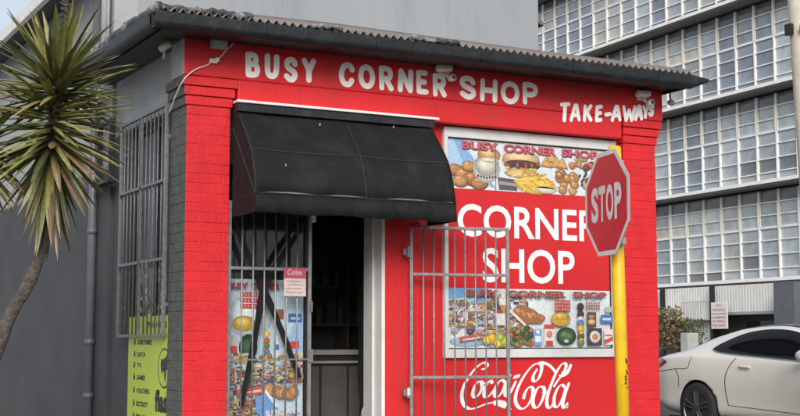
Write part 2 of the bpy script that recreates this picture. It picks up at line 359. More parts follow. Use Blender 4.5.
# ---------------------------------------------------------------- corner shop
shop = thing('corner_shop', 'red single storey corner shop with painted lettering and corrugated roof', 'shop')
W = 5.13
def pillar(name, x0, x1, y0, y1, side_dark, cap_out_l, cap_out_r):
    b = MB(); ch = .085; nz_ = 38; z = 0; g_ = .0022
    b.box(x0 + .0035, x1 - .0035, y0 + .0035, y0 + .055, 0, 3.84, 'red_brick'); b.box(x0 + .0035, x1 - .0035, y0 + .0555, y1 - .0035, 0, 3.84, 'red_brick' if not side_dark else 'olive_brick')
    rr = random.Random(x0 * 7 + 3)
    for k in range(nz_):
        z0 = k * ch; z1 = z0 + ch
        if z1 > 3.25: break
        wd = x1 - x0
        cuts = [0, wd * .55, wd] if k % 2 else [0, wd * .28, wd * .8, wd]
        cuts = [0] + [c + rr.uniform(-.03, .03) for c in cuts[1:-1]] + [wd]
        for a, c in zip(cuts, cuts[1:]):
            j = rr.uniform(-.0025, .0025); ga = 0 if a == 0 else g_; gc = 0 if c == wd else g_
            o_ = len(b.v); b.box(x0 + a + ga, x0 + c - gc, y0 + j, y0 + .06, z0 + g_, z1 - g_, 'red_brick')
            dl, dr, tl, tr, tw = [rr.uniform(-.0022, .0022) for _ in range(5)]
            b.v[o_:] = [(vx, vy + (tw if vx > x0 + (a + c) / 2 and vy < y0 + .03 else 0), vz + ((dl if vx < x0 + (a + c) / 2 else dr) if vz < z0 + .04 else (tl if vx < x0 + (a + c) / 2 else tr))) for vx, vy, vz in b.v[o_:]]
        # side courses
        dp = y1 - y0; cuts = [.0605, .0605 + dp * .45, dp] if k % 2 else [.0605, dp * .7, dp]
        for a, c in zip(cuts, cuts[1:]):
            j = rr.uniform(-.0025, .0025)
            mside = 'olive_brick' if side_dark else 'red_brick'
            b.box(x0 + j, x0 + .05, y0 + a + (g_ if a > .061 else .001), y0 + c - (g_ if c < dp else 0), z0 + g_, z1 - g_, mside)
            b.box(x1 - .05, x1 - j, y0 + a + (g_ if a > .061 else .001), y0 + c - (g_ if c < dp else 0), z0 + g_, z1 - g_, 'red_brick')
    # corbelled capital, three courses stepping out
    for k, e in enumerate((.015, .032, .05)):
        z0 = 3.232 + k * .083; z1 = z0 + .079
        b.box(x0 - e * cap_out_l, x1 + e * cap_out_r, y0 - e, y0 + .12, z0, z1, 'red_brick')
        b.box(x0 - e * cap_out_l, x1 + e * cap_out_r, y0 + .121, y1 + e * .6, z0, z1, 'olive_brick' if side_dark else 'red_brick')
    o = b.build(name, shop, bevel=.0045)
    if side_dark:   # outer face of the corner is painted dark olive: the front bricks' outward ends too
        me = o.data; k = [m.name for m in me.materials].index('dark_olive_painted_brick')
        for p in me.polygons:
            if p.normal.x < -.9 and p.center.x < x0 + .05: p.material_index = k
    return o
tag(pillar('pillar', 0, .40, 0, .42, True, 1, 1), 'brick pillar with red front and dark olive side')
tag(pillar('pillar', 4.715, W, 0, .42, False, .6, 1), 'red brick pillar behind the stop sign')

# fascia beam over the shopfront
b = MB()
b.box(-.05, W + .07, -.05, .30, 3.482, 3.86, 'red'); b.box(.452, 4.66, -.047, .30, 3.262, 3.482, 'red')
fa = b.build('fascia', shop, bevel=.012)
me = fa.data; me.materials.append(M['light_wall'])
for p in me.polygons:
    if p.normal.x < -.9 and p.center.x < 0: p.material_index = len(me.materials) - 1

# hand painted lettering
def front(y):  return lambda u, v, l: (u, y - l, v)
ws = (('BUSY', .520, 1.205), ('CORNER', 1.425, 2.575), ('SHOP', 2.715, 3.625))
for s_, a, c in ws:
    lt = MB(); A = Art(lt, front(-.0512), .00004)
    n = len(s_); rr = random.Random(len(s_) + 5); pw = .054
    gw = [{'B': .92, 'U': .95, 'S': .95, 'Y': 1.0, 'C': 1.05, 'O': 1.15, 'R': .95, 'N': 1.0, 'E': .80, 'H': 1.0, 'P': .9}[ch] for ch in s_]
    gap = .095; k_ = (c - a - n * pw - gap * .42 * (n - 1)) / sum(gw); u = a + pw / 2
    for ch, g_ in zip(s_, gw):
        wd = k_ * g_; dz = rr.uniform(-.008, .008); z0, z1 = 3.512 + dz + pw / 2, 3.745 + dz - pw / 2 + rr.uniform(-.006, .006); sk = rr.uniform(-.008, .008)
        for pts, cv in PEN[ch]: pen(A, [(u + wd * p + sk * q, z0 + (z1 - z0) * q) for p, q in pts], pw * rr.uniform(.94, 1.04), 'sign_white', cv)
        u += wd + pw + gap * .42
    lt.build('lettering', shop)
lt = MB(); A = Art(lt, front(-.0512), .00004); pw = .042; rr = random.Random(8)
for ch, a, c, z0, z1 in (('T', 3.875, 4.005, 3.372, 3.575), ('A', 4.0, 4.14, 3.385, 3.575), ('K', 4.165, 4.285, 3.395, 3.58), ('E', 4.315, 4.415, 3.405, 3.585), ('-', 4.43, 4.525, 3.45, 3.54), ('A', 4.515, 4.655, 3.425, 3.605), ('W', 4.655, 4.84, 3.435, 3.615), ('A', 4.815, 4.935, 3.46, 3.63), ('Y', 4.915, 5.015, 3.485, 3.64), ('S', 4.995, 5.08, 3.515, 3.66)):
    sk = .012
    for pts, cv in PEN[ch]: pen(A, [(a + pw / 2 + (c - a - pw) * p + sk * q, z0 + pw / 2 + (z1 - z0 - pw) * q + .012 * p) for p, q in pts], pw * rr.uniform(.9, 1.05), 'sign_white', cv)
lt.build('lettering', shop)

# recessed front wall, window wall and plinth
b = MB()
b.box(1.985, 2.56, .085, .30, 0, 3.27, 'red'); b.box(2.56, 4.72, .085, .30, 0, 1.029, 'red_panel'); b.box(4.656, 4.72, .085, .30, 1.029, 3.27, 'red'); b.box(2.56, 2.599, .085, .30, 1.029, 3.27, 'red'); b.box(2.599, 4.656, .085, .30, 3.251, 3.27, 'red')
b.box(2.5995, 4.655, .16, .299, 1.03, 3.25, 'dark')
b.build('front_wall', shop)
b = MB(); b.box(W - .20, W - .004, .42, 2.35, 0, 3.84, 'light_wall')
b.build('right_wall', shop)

# white door jamb and head
b = MB(); b.box(1.95, 1.985, .09, .42, 0, 3.2, 'white'); b.box(1.925, 1.95, .24, .42, 0, 3.2, 'frame_white')
b.box(1.95, 2.12, .302, .44, 0, 3.2, 'white'); b.build('door_jamb', shop, bevel=.004)
b = MB(); b.box(.40, 1.925, .12, .30, 2.75, 3.255, 'black'); b.build('door_head', shop)

# shop window with its printed vinyl
win = MB()
X0, X1, Z0, Z1 = 2.60, 4.655, 1.03, 3.25
win.box(X0, X0 + .045, .045, .155, Z0, Z1, 'frame_white'); win.box(X1 - .075, X1, .045, .155, Z0, Z1, 'frame_white')
win.box(X0 + .046, X1 - .076, .045, .155, Z1 - .10, Z1, 'frame_white'); win.box(X0 + .046, X1 - .076, .045, .155, Z0, Z0 + .085, 'frame_white')
wo = win.build('window', shop, bevel=.005)
b = MB(); b.box(X0 + .046, X1 - .076, .07, .082, 3.142, 3.15, 'ink'); b.box(X0 + .046, X1 - .076, .07, .082, 1.116, 1.124, 'ink'); b.box(X1 - .084, X1 - .0765, .07, .082, 1.124, 3.142, 'ink')
b.build('window_seal', wo)
BX0, BX1 = X0 + .046, X1 - .085
def grocery_pile(A, u0, v0, u1, v1, n, seed, sz=(.018, .05), dark=False, asp=3.0):
    rr = random.Random(seed)
    pal = [(.42, .07, .06), (.52, .38, .10), (.08, .13, .27), (.5, .46, .40), (.30, .15, .08), (.12, .19, .08), (.58, .56, .52), (.12, .07, .06), (.40, .18, .08), (.55, .45, .16), (.22, .31, .42), (.40, .30, .32), (.07, .07, .08), (.26, .19, .13), (.34, .24, .16), (.46, .50, .52), (.2, .1, .08)]
    for k in range(n):
        u = rr.uniform(u0, u1); v = v1 - (v1 - v0) * (k / n) + rr.uniform(-.03, .03); c = rr.choice(pal)
        a = rr.uniform(*sz); h = a * asp * rr.uniform(.6, 1.3)
        u = min(max(u, u0 + a * .5), u1 - a * .5); v = min(max(v, v0 + h * .5), v1 - h * .5)
        kind = rr.random()
        if kind < .45:
            d_ = rr.uniform(-.35, .35); A.poly([(u - a / 2, v - h / 2), (u + a / 2, v - h / 2 + d_ * h * .3), (u + a / 2, v + h / 2 + d_ * h * .3), (u - a / 2, v + h / 2)], (tuple(x * .5 for x in c), tuple(x * .8 for x in c), tuple(min(.8, x * 1.3) for x in c), c))
            c2 = rr.choice(pal); A.rect(u - a * .42, v - h * .18, u + a * .42, v + h * .15, c2)
        elif kind < .75:
            A.ell(u, v, a * .55, h * .45, c, n=10, wob=.08); c2 = rr.choice(pal); A.ell(u, v + h * .08, a * .3, h * .2, c2, n=8)
        else:
            A.rect(u - a * .3, v - h / 2, u + a * .3, v + h * .3, c); A.rect(u - a * .15, v + h * .3, u + a * .15, v + h * .5, rr.choice(pal)); A.rect(u - a * .3, v - h * .2, u + a * .3, v, rr.choice(pal))

def sub(frame_y, x0, x1, z0, z1):
    return lambda u, v, l: (x0 + (x1 - x0) * u, frame_y - l, z0 + (z1 - z0) * v)

# top banner: hot food
b = MB(); A = Art(b, sub(.080, BX0, BX1, 2.66, 3.141)); A.asp = 4
A.rect(0, 0, 1, 1, (.60, .66, .70))
A.poly([(0, 0), (.3, 0), (.2, .45), (.12, .8), (.1, 1), (0, 1)], (.22, .38, .62)); A.poly([(0, .35), (.10, .05), (.17, .12), (.09, .55), (.04, 1), (0, 1)], (.36, .52, .72))
A.poly([(.02, .0), (.3, .0), (.22, .12), (.1, .16)], (.72, .76, .8))
for u, v, a, c in ((.05, .36, .05, 0), (.10, .28, .055, 1), (.15, .20, .06, 0), (.08, .14, .05, 1), (.19, .12, .055, 0), (.13, .45, .045, 1)):
    cc = ((.40, .19, .08), (.50, .26, .11))[c]; A.ell(u, v, a, a * 2.6, (.25, .11, .05)); A.ell(u - .003, v + .02, a * .9, a * 2.3, cc); A.ell(u - .012, v + .06, a * .4, a, (cc[0] * 1.25, cc[1] * 1.25, cc[2] * 1.3))
A.ell(.235, .44, .083, .30, (.62, .60, .55)); A.ell(.235, .50, .072, .22, (.48, .44, .38)); A.ell(.235, .52, .06, .17, (.60, .58, .52))
for k in range(7): A.ell(.185 + k * .017, .25 + .01 * abs(k - 3), .006, .03, (.04, .04, .04), n=8)
A.ell(.25, .72, .07, .16, (.50, .27, .12)); A.ell(.245, .76, .05, .09, (.66, .42, .22)); A.ell(.25, .62, .06, .05, (.62, .55, .42))
A.poly([(.30, .28), (.41, .25), (.42, .02), (.31, .02)], (.10, .085, .09)); A.poly([(.31, .2), (.42, .17), (.42, .11), (.31, .13)], (.3, .28, .28))
A.ell(.445, .64, .12, .20, (.56, .36, .18)); A.ell(.445, .72, .115, .13, (.66, .46, .25)); A.rect(.335, .55, .56, .60, (.62, .60, .52)); A.ell(.45, .56, .115, .11, (.12, .05, .04))
for k in range(12): A.ell(.35 + k * .018, .56 + random.uniform(-.05, .04), .013, .05, random.choice([(.09, .035, .03), (.2, .07, .05), (.3, .1, .06)]), n=9)
for k in range(9): A.ell(.36 + k * .021, .47 + random.uniform(-.02, .02), .016, .035, random.choice([(.2, .38, .08), (.55, .1, .06), (.36, .5, .12)]), n=8)
A.ell(.45, .38, .11, .10, (.60, .40, .2))
A.ell(.53, .17, .125, .2, (.66, .46, .12))
for k in range(70):
    u = random.gauss(.53, .055); v = random.gauss(.24, .085); A.rect(u - .028, v - .014, u + .028, v + .014, random.choice([(.74, .50, .07), (.66, .40, .05), (.80, .60, .16), (.5, .28, .03)]), rot=random.uniform(-.8, .9))
A.ell(.60, .12, .07, .12, (.66, .62, .55), a0=math.pi, a1=2 * math.pi)
for u, v in ((.60, .66), (.635, .76), (.665, .66), (.70, .66)):
    A.poly([(u - .04, v - .09), (u + .04, v - .12), (u + .004, v + .14)], (.36, .17, .06)); A.poly([(u - .028, v - .06), (u + .028, v - .09), (u + .002, v + .11)], (.58, .33, .13))
for k in range(16):
    u = random.uniform(.67, .79); v = random.uniform(.08, .46); A.ell(u, v, .028, .09, random.choice([(.42, .21, .07), (.5, .27, .1), (.3, .14, .05)]), n=9, wob=.15); A.ell(u - .006, v + .03, .012, .035, (.62, .40, .18), n=7)
for k in range(14):
    u = random.uniform(.75, .86); v = random.uniform(.58, .82); A.ell(u, v, .02, .06, random.choice([(.5, .12, .07), (.25, .36, .1), (.62, .55, .42), (.42, .22, .1)]), n=8, wob=.15)
for k in range(14): A.ell(random.uniform(.80, .92), random.uniform(.12, .55), .008, .035, random.choice([(.05, .04, .04), (.3, .1, .05)]), n=8)
for k in range(16): A.ell(random.uniform(.85, .98), random.uniform(.08, .7), .025, .08, random.choice([(.16, .05, .04), (.36, .16, .07), (.5, .3, .1), (.6, .1, .06)]), n=9, wob=.15)
A.rect(.285, 0, .288, .97, (.07, .07, .07))
for s_, a, c in (('BUSY', .085, .30), ('CORNER', .335, .66), ('SHOP', .695, .93)):
    A.text(s_, a + .004, .795, c + .004, .965, (.10, .05, .10), weight=.05); A.text(s_, a, .81, c, .975, (.46, .05, .07), weight=.035); A.text(s_, a, .815, c, .97, (.60, .14, .15), weight=-.012)
tag(b.build('banner', wo), 'printed vinyl banner of fried food and burgers')

# red middle panel with CORNER SHOP
b = MB(); b.box(BX0, BX1, .0805, .09, 1.70, 2.6595, 'red_panel')
b.build('red_panel', wo)
b = MB(); A = Art(b, front(.0795), .0003)
A.text('CORNER', 2.765, 2.195, 4.44, 2.515, (1, 1, 1), 'sign_white', .018); A.text('SHOP', 3.045, 1.757, 4.135, 2.095, (1, 1, 1), 'sign_white', .018)
b.build('lettering', wo)

# lower banner: groceries
def grocery_art(A):
    A.rect(0, 0, 1, 1, (.62, .68, .71)); A.poly([(0, .55), (.14, .72), (.26, .78), (.24, 1), (0, 1)], (.16, .36, .62)); A.poly([(0, .62), (.16, .8), (.16, .86), (0, .8)], (.42, .58, .72))
    A.ell(.12, .1, .11, .09, (.35, .5, .66)); A.poly([(.16, .5), (.28, .2), (.3, .28), (.2, .62)], (.3, .44, .66))
    grocery_pile(A, .0, .22, .30, .80, 125, 5, (.012, .046)); grocery_pile(A, .22, .3, .48, .92, 95, 8, (.012, .044)); grocery_pile(A, .2, .02, .36, .3, 50, 11, (.014, .03))
    A.ell(.32, .78, .03, .13, (.74, .72, .66)); A.ell(.32, .88, .014, .06, (.76, .74, .7)); A.poly([(.295, .72), (.345, .72), (.32, .55)], (.45, .26, .1))
    A.rect(.27, .38, .33, .58, (.70, .68, .66))
    A.poly([(.37, .56), (.42, .74), (.50, .66), (.575, .5), (.55, .42), (.44, .42)], (.28, .12, .05)); 
    for k in range(10): A.ell(.40 + k * .017, .62 - k * .012 + random.uniform(-.02, .02), .022, .05, random.choice([(.44, .21, .08), (.38, .16, .06), (.52, .28, .12)]), n=10)
    A.poly([(.35, .62), (.36, .66), (.47, .36), (.45, .36)], (.66, .6, .5))
    for k in range(46): A.ell(random.uniform(.36, .50), random.uniform(.05, .36), .018, .05, random.choice([(.10, .18, .05), (.2, .08, .05), (.05, .07, .04), (.36, .16, .08), (.5, .1, .05), (.16, .26, .06)]), n=8, wob=.15)
    A.poly([(.06, .10), (.19, .16), (.19, .26), (.06, .18)], (.52, .10, .07)); A.rect(.08, .14, .18, .17, (.66, .6, .5), rot=.12)
    for u, v, c in ((.22, .13, (.74, .56, .04)), (.25, .17, (.78, .42, .03)), (.285, .08, (.74, .62, .05)), (.32, .12, (.45, .55, .06)), (.30, .18, (.36, .5, .06))): A.ell(u, v, .024, .075, c)
    A.rect(.505, .04, .55, .32, (.14, .3, .55)); A.rect(.51, .1, .545, .2, (.66, .68, .7)); A.ell(.527, .27, .014, .04, (.6, .65, .7))
    A.rect(.565, .04, .63, .38, (.66, .63, .58)); A.rect(.565, .32, .63, .40, (.56, .06, .05)); A.rect(.575, .04, .62, .12, (.5, .06, .05)); A.ell(.597, .23, .018, .06, (.6, .2, .12))
    A.rect(.635, .625, .73, .82, (.40, .07, .05))
    for r_ in range(3):
        for k in range(5): A.rect(.64 + k * .018, .645 + r_ * .06, .64 + k * .018 + .011, .645 + r_ * .06 + .035, (.55, .28, .2))
    A.ell(.67, .49, .062, .125, (.64, .42, .05)); A.ell(.665, .51, .045, .085, (.76, .56, .14))
    for k in range(10): A.ell(.67 + random.uniform(-.04, .04), .49 + random.uniform(-.07, .07), .012, .03, (.58, .34, .04), n=7)
    A.ell(.703, .2, .062, .155, (.03, .07, .04), n=20); A.ell(.703, .2, .052, .12, (.055, .12, .06), n=20); A.ell(.69, .23, .022, .05, (.14, .22, .08)); A.ell(.72, .2, .018, .05, (.12, .19, .07)); A.rect(.69, .09, .715, .14, (.5, .56, .5))
    for v, c in ((.71, (.05, .03, .04)), (.58, (.07, .035, .04)), (.48, (.55, .58, .62)), (.42, (.12, .2, .45)), (.33, (.62, .38, .05)), (.2, (.12, .10, .03)), (.09, (.16, .22, .06))): A.ell(.795, v, .022, .072, c)
    A.rect(.785, .24, .805, .27, (.66, .5, .1)); A.rect(.785, .13, .805, .16, (.6, .5, .2))
    for r_ in range(3):
        for k in range(6): A.rect(.83 + k * .016, .66 + r_ * .05, .84 + k * .016, .66 + r_ * .05 + .04, (.28, .11, .09))
    A.rect(.835, .36, .895, .62, (.12, .06, .05)); A.ell(.865, .45, .025, .05, (.6, .42, .16)); A.ell(.865, .54, .022, .035, (.42, .22, .1))
    A.rect(.835, .04, .93, .34, (.055, .045, .06)); A.ell(.885, .19, .036, .11, (.70, .66, .6)); A.ell(.885, .19, .018, .055, (.55, .2, .12))
    A.rect(.925, .43, 1, .575, (.06, .16, .42)); A.rect(.935, .48, .99, .52, (.55, .6, .7)); A.rect(.955, .62, .995, .72, (.4, .42, .36))
    A.rect(.945, .05, 1, .32, (.68, .66, .64)); A.poly([(.945, .05), (1, .12), (1, .2), (.945, .13)], (.56, .08, .06)); A.rect(.95, .2, .995, .23, (.55, .1, .08))
    for k in range(9): A.ell(random.uniform(.58, .99), random.uniform(.35, .78), .004, .012, (.12, .14, .2), n=6)
    for s_, a, c in (('BUSY', .10, .285), ('CORNER', .335, .70), ('SHOP', .745, .96)):
        A.text(s_, a + .005, .855, c + .005, .965, (.14, .07, .06), weight=.05); A.text(s_, a, .87, c, .975, (.30, .05, .045), weight=.045); A.text(s_, a, .875, c, .97, (.42, .13, .10), weight=-.012)
b = MB(); A = Art(b, sub(.080, BX0, BX1, 1.125, 1.699)); A.asp = 3.4; grocery_art(A)
tag(b.build('banner', wo), 'printed vinyl banner of groceries and drinks')

# flowing white script on the red wall below the window
b = MB()
def cc_frame(X, Y, l):
    px = X / 6.5 + 455; py = 352 + Y / 6.5
    return (2.794 + (px - 461) * .01165, .0845 - l, 1.2 - (py - 340) * (.00946 + (px - 461) * .0000045))
A = Art(b, cc_frame, .0001); nib = (22, -10)
strokes = [
 [(168, 112), (190, 108), (206, 88), (192, 68), (165, 78), (130, 108), (92, 158), (62, 212), (47, 265), (48, 315), (66, 352), (98, 368), (135, 362), (175, 345), (215, 332), (250, 326)],
 [(166, 188), (140, 200), (120, 240), (114, 278), (128, 294), (152, 276), (172, 232), (168, 192), (176, 204), (196, 200)],
 [(238, 205), (226, 186), (204, 206), (186, 252), (188, 288), (212, 288), (248, 244)],
 [(320, 198), (296, 182), (268, 210), (250, 256), (256, 288), (280, 284), (306, 244), (326, 190)],
 [(352, 142), (334, 196), (318, 258), (326, 286), (352, 262), (390, 186)],
 [(436, 305), (448, 262), (474, 228), (498, 236), (496, 280), (474, 330), (440, 364), (408, 360), (386, 326), (388, 272), (412, 208), (450, 144), (494, 92), (530, 74), (556, 86), (554, 128), (534, 174), (512, 190), (500, 176), (506, 146), (530, 108)],
 [(566, 222), (534, 230), (508, 276), (498, 326), (510, 358), (536, 350), (562, 304), (576, 254), (566, 222)],
 [(560, 262), (590, 262), (616, 226)],
 [(640, 322), (612, 360), (592, 346), (592, 298), (616, 222), (654, 134), (688, 84), (712, 72), (722, 92), (700, 136), (660, 190), (636, 226)],
 [(712, 228), (690, 212), (662, 236), (640, 292), (640, 344), (660, 354), (690, 312), (722, 226)],
 [(742, 196), (714, 268), (696, 336), (706, 360), (732, 326)],
]
for st in strokes: A.stroke(st, nib, 9, (1, 1, 1), 'sign_white')
A.stroke([(540, 78), (576, 72), (612, 88), (644, 122), (652, 140)], (22, 22), 18, (1, 1, 1), 'sign_white')
A.stroke([(672, 150), (700, 152), (734, 126), (756, 78)], (14, 14), 12, (1, 1, 1), 'sign_white'); A.stroke([(690, 132), (712, 136), (736, 116), (752, 86)], (10, 14), 14, (1, 1, 1), 'sign_white')
A.poly([(240, 320), (270, 308), (318, 318), (334, 336), (316, 366), (286, 356), (262, 344), (246, 346)], (1, 1, 1), 'sign_white'); A.stroke([(318, 340), (336, 352), (356, 372)], (6, 6), 7, (1, 1, 1), 'sign_white')
A.poly([(376, 154), (418, 142), (410, 164), (368, 176)], (1, 1, 1), 'sign_white')
A.ell(720, 350, 13, 13, (1, 1, 1), 'sign_white'); A.ell(720, 350, 9, 9, (.62, .02, .024)); A.text('R', 715, 356, 726, 344, (1, 1, 1), 'sign_white')
tag(b.build('lettering', shop), 'flowing white script lettering on the red wall')

# interior seen through the door
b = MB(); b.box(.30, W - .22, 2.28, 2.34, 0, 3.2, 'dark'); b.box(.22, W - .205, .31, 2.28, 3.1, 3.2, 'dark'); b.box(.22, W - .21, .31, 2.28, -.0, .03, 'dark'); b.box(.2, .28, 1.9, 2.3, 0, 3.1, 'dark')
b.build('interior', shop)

M['counter_grey'] = mat('counter_grey_paint', (.15, .145, .14), .6)
M['shelf_wood'] = mat('dark_shelf_wood', (.06, .05, .045), .7)
M['stock'] = attr_mat('packaging', .5, .2, 30)
sh = MB()
for z in (1.35, 1.75, 2.15, 2.55): sh.box(.5, 4.6, 1.98, 2.27, z, z + .025, 'shelf_wood')
for x in (.5, 1.5, 2.5, 3.5, 4.58): sh.box(x, x + .03, 1.975, 2.275, .04, 2.9, 'shelf_wood')
sh.build('shelf', shop)
st_ = MB(); rr = random.Random(77)
for z in (1.376, 1.776, 2.176, 2.576):
    x = .55
    while x < 4.45:
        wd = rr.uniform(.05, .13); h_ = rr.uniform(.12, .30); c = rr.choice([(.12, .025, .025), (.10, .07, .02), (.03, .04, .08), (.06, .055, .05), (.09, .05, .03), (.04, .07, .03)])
        for q in range(rr.choice((1, 2, 3))):
            if rr.random() < .5: st_.box(x, x + wd - .01, 2.02, 2.2, z, z + h_, 'stock', c)
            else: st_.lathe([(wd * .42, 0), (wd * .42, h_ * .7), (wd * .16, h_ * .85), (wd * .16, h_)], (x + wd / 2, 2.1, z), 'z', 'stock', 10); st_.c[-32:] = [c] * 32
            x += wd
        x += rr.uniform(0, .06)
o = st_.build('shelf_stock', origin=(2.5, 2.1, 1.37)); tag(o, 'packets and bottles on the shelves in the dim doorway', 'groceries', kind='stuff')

# side wall with the barred side window
b = MB(); S0, S1 = .42, 2.35
b.box(.04, .20, S0, .60, 0, 3.84, 'light_wall'); b.box(.04, .20, 1.80, S1, 0, 3.84, 'light_wall'); b.box(.04, .20, .60, 1.80, 3.27, 3.84, 'light_wall'); b.box(.04, .20, .60, 1.80, 0, 1.22, 'light_wall')
sw = b.build('side_wall', shop)
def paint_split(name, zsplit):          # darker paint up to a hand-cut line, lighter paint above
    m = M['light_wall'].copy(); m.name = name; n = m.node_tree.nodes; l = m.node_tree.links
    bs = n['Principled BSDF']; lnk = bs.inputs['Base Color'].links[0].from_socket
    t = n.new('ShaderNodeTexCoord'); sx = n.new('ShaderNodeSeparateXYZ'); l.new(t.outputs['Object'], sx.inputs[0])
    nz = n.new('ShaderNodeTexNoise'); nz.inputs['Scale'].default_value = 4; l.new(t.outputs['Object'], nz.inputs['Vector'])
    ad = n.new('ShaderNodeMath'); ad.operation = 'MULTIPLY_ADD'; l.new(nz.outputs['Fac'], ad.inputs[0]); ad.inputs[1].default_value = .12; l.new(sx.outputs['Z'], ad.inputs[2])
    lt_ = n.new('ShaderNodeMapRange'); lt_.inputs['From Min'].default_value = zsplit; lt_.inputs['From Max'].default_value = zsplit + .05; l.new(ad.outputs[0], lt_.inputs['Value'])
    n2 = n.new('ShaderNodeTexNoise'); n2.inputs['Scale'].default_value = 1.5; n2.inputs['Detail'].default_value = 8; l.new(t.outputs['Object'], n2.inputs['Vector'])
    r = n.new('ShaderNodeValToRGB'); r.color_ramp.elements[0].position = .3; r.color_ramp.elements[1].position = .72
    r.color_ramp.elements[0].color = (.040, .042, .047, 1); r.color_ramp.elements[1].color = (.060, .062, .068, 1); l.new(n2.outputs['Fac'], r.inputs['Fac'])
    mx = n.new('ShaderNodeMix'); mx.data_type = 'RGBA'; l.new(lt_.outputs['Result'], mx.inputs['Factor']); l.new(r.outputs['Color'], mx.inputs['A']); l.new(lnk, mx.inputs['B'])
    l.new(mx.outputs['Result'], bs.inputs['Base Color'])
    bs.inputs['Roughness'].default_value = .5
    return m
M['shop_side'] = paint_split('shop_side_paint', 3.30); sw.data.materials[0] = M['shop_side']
def side(t):  return lambda u, v, l: (t - l, u, v)       # u is y: pass y decreasing for left to right
b = MB(); b.box(.15, .16, .60, 1.80, 1.22, 3.27, 'dusty_glass'); b.box(.11, .15, .60, .65, 1.22, 3.27, 'black'); b.box(.11, .15, 1.75, 1.80, 1.22, 3.27, 'black'); b.box(.11, .15, .65, 1.75, 3.2, 3.27, 'black'); b.box(.11, .15, .65, 1.75, 1.22, 1.27, 'black'); b.box(.11, .148, 1.16, 1.20, 1.27, 3.2, 'black')
sdw = b.build('side_window', shop)
b = MB(); A = Art(b, lambda u, v, l: (.1475 - l, 1.75 - 1.1 * u, 1.28 + .75 * v)); A.asp = 1.5
A.rect(0, 0, 1, .8, (.25, .27, .3)); grocery_pile(A, 0, 0, 1, 1.0, 150, 21, (.035, .1), asp=1.6)
b.build('window_poster', sdw)

# eaves: soffit, fascia board, gutter, roof sheets
EX0, EX1, EY = -.33, W + .085, -.36
b = MB(); b.box(EX0, EX1, EY, .0, 3.80, 3.815, 'black'); b.box(EX0, .0, .0, 2.34, 3.80, 3.815, 'black'); b.box(W + .075, EX1, .0, 2.34, 3.80, 3.815, 'black'); b.build('soffit', shop)
b = MB(); b.box(EX0 - .02, EX1 + .02, EY - .02, EY, 3.775, 3.93, 'black'); b.box(EX0 - .02, EX0, EY, 2.34, 3.775, 3.93, 'black'); b.box(EX1, EX1 + .02, EY, 2.34, 3.775, 3.93, 'black'); b.build('barge_board', shop)
b = MB()
gp = [(-.06 - .06 * math.cos(math.pi * k / 10), -.07 - .065 * math.sin(math.pi * k / 10)) for k in range(11)][::-1]
gp = [(0, 0)] + gp + [(-.125, 0), (-.112, -.004), (-.108, -.07)] + [(-.06 - .05 * math.cos(math.pi * k / 10), -.07 - .055 * math.sin(math.pi * k / 10)) for k in range(11)] + [(-.008, 0)]
b.prism([(EY - .021 + p[0], 3.90 + p[1]) for p in gp], 'x', EX0 - .12, EX1 + .02, 'black')
n_ = len(gp); V0 = [(EX1 + .021, EY - .021 + p[0], 3.90 + p[1]) for p in gp] + [(EX1 + .27, EY - .03 + p[0] * .55, 3.888 + p[1] * .22) for p in gp]
b.add(V0, [(i, (i + 1) % n_, n_ + (i + 1) % n_, n_ + i) for i in range(n_)] + [tuple(range(n_, 2 * n_))], 'black')
b.prism([(EX0 - .021 + p[0], 3.90 + p[1]) for p in gp], 'y', EY - .02, 2.34, 'black')
for x in (.55, 1.6, 2.7, 3.75, 4.8): b.box(x - .010, x + .010, EY - .151, EY - .018, 3.80, 3.905, 'black')
b.build('gutter', shop, bevel=.003)
SL = .285; RZ = 3.945; TOP = 2.345
def corr(p, k): return .0165 * math.sin(2 * math.pi * p / .076)
b = MB(); vs = []; fs = []; n = 0
x = EX0 - .05; xs = []
while x < EX1 + .05: xs.append(x); x += .0095
e0 = EY - .135
for i, x in enumerate(xs):
    ytop = min(TOP, EY + (x - EX0), EY + (EX1 - x)); ytop = max(ytop, e0 + .02)
    c_ = corr(x, 0); vs += [(x, e0, RZ + SL * (e0 - EY) + c_ + .012), (x, ytop, RZ + SL * (ytop - EY) + c_ + .012)]
    if i: fs.append((2 * i - 2, 2 * i, 2 * i + 1, 2 * i - 1))
b.add(vs, fs, 'roof'); ro = b.build('roof', shop, smooth=True)
sm = ro.modifiers.new('thickness', 'SOLIDIFY'); sm.thickness = .003
for xe, sg, nm in ((EX0, 1, 'roof_slope'), (EX1, -1, 'roof_slope')):
    b = MB(); vs = []; fs = []; y = EY - .05; i = 0
    while y < TOP:
        xt = max(-.06, (y - EY)); c_ = corr(y, 0)
        vs += [(xe - sg * .10, y, RZ - SL * .10 + c_ + .012), (xe + sg * xt, y, RZ + SL * xt + c_ + .012)]
        if i: fs.append((2 * i - 2, 2 * i, 2 * i + 1, 2 * i - 1))
        y += .0095; i += 1
    b.add(vs, fs, 'roof'); o = b.build(nm, shop, smooth=True); sm = o.modifiers.new('thickness', 'SOLIDIFY'); sm.thickness = .003
b = MB(); b.tube([(EX0 - .05, EY - .05, RZ + .01), (EX0 + 2.6, EY + 2.6, RZ + SL * 2.6)], .022, 'roof', 10); b.tube([(EX1 + .05, EY - .05, RZ + .01), (EX1 - 2.6, EY + 2.6, RZ + SL * 2.6)], .022, 'roof', 10)
b.build('ridge_cap', shop, smooth=True)
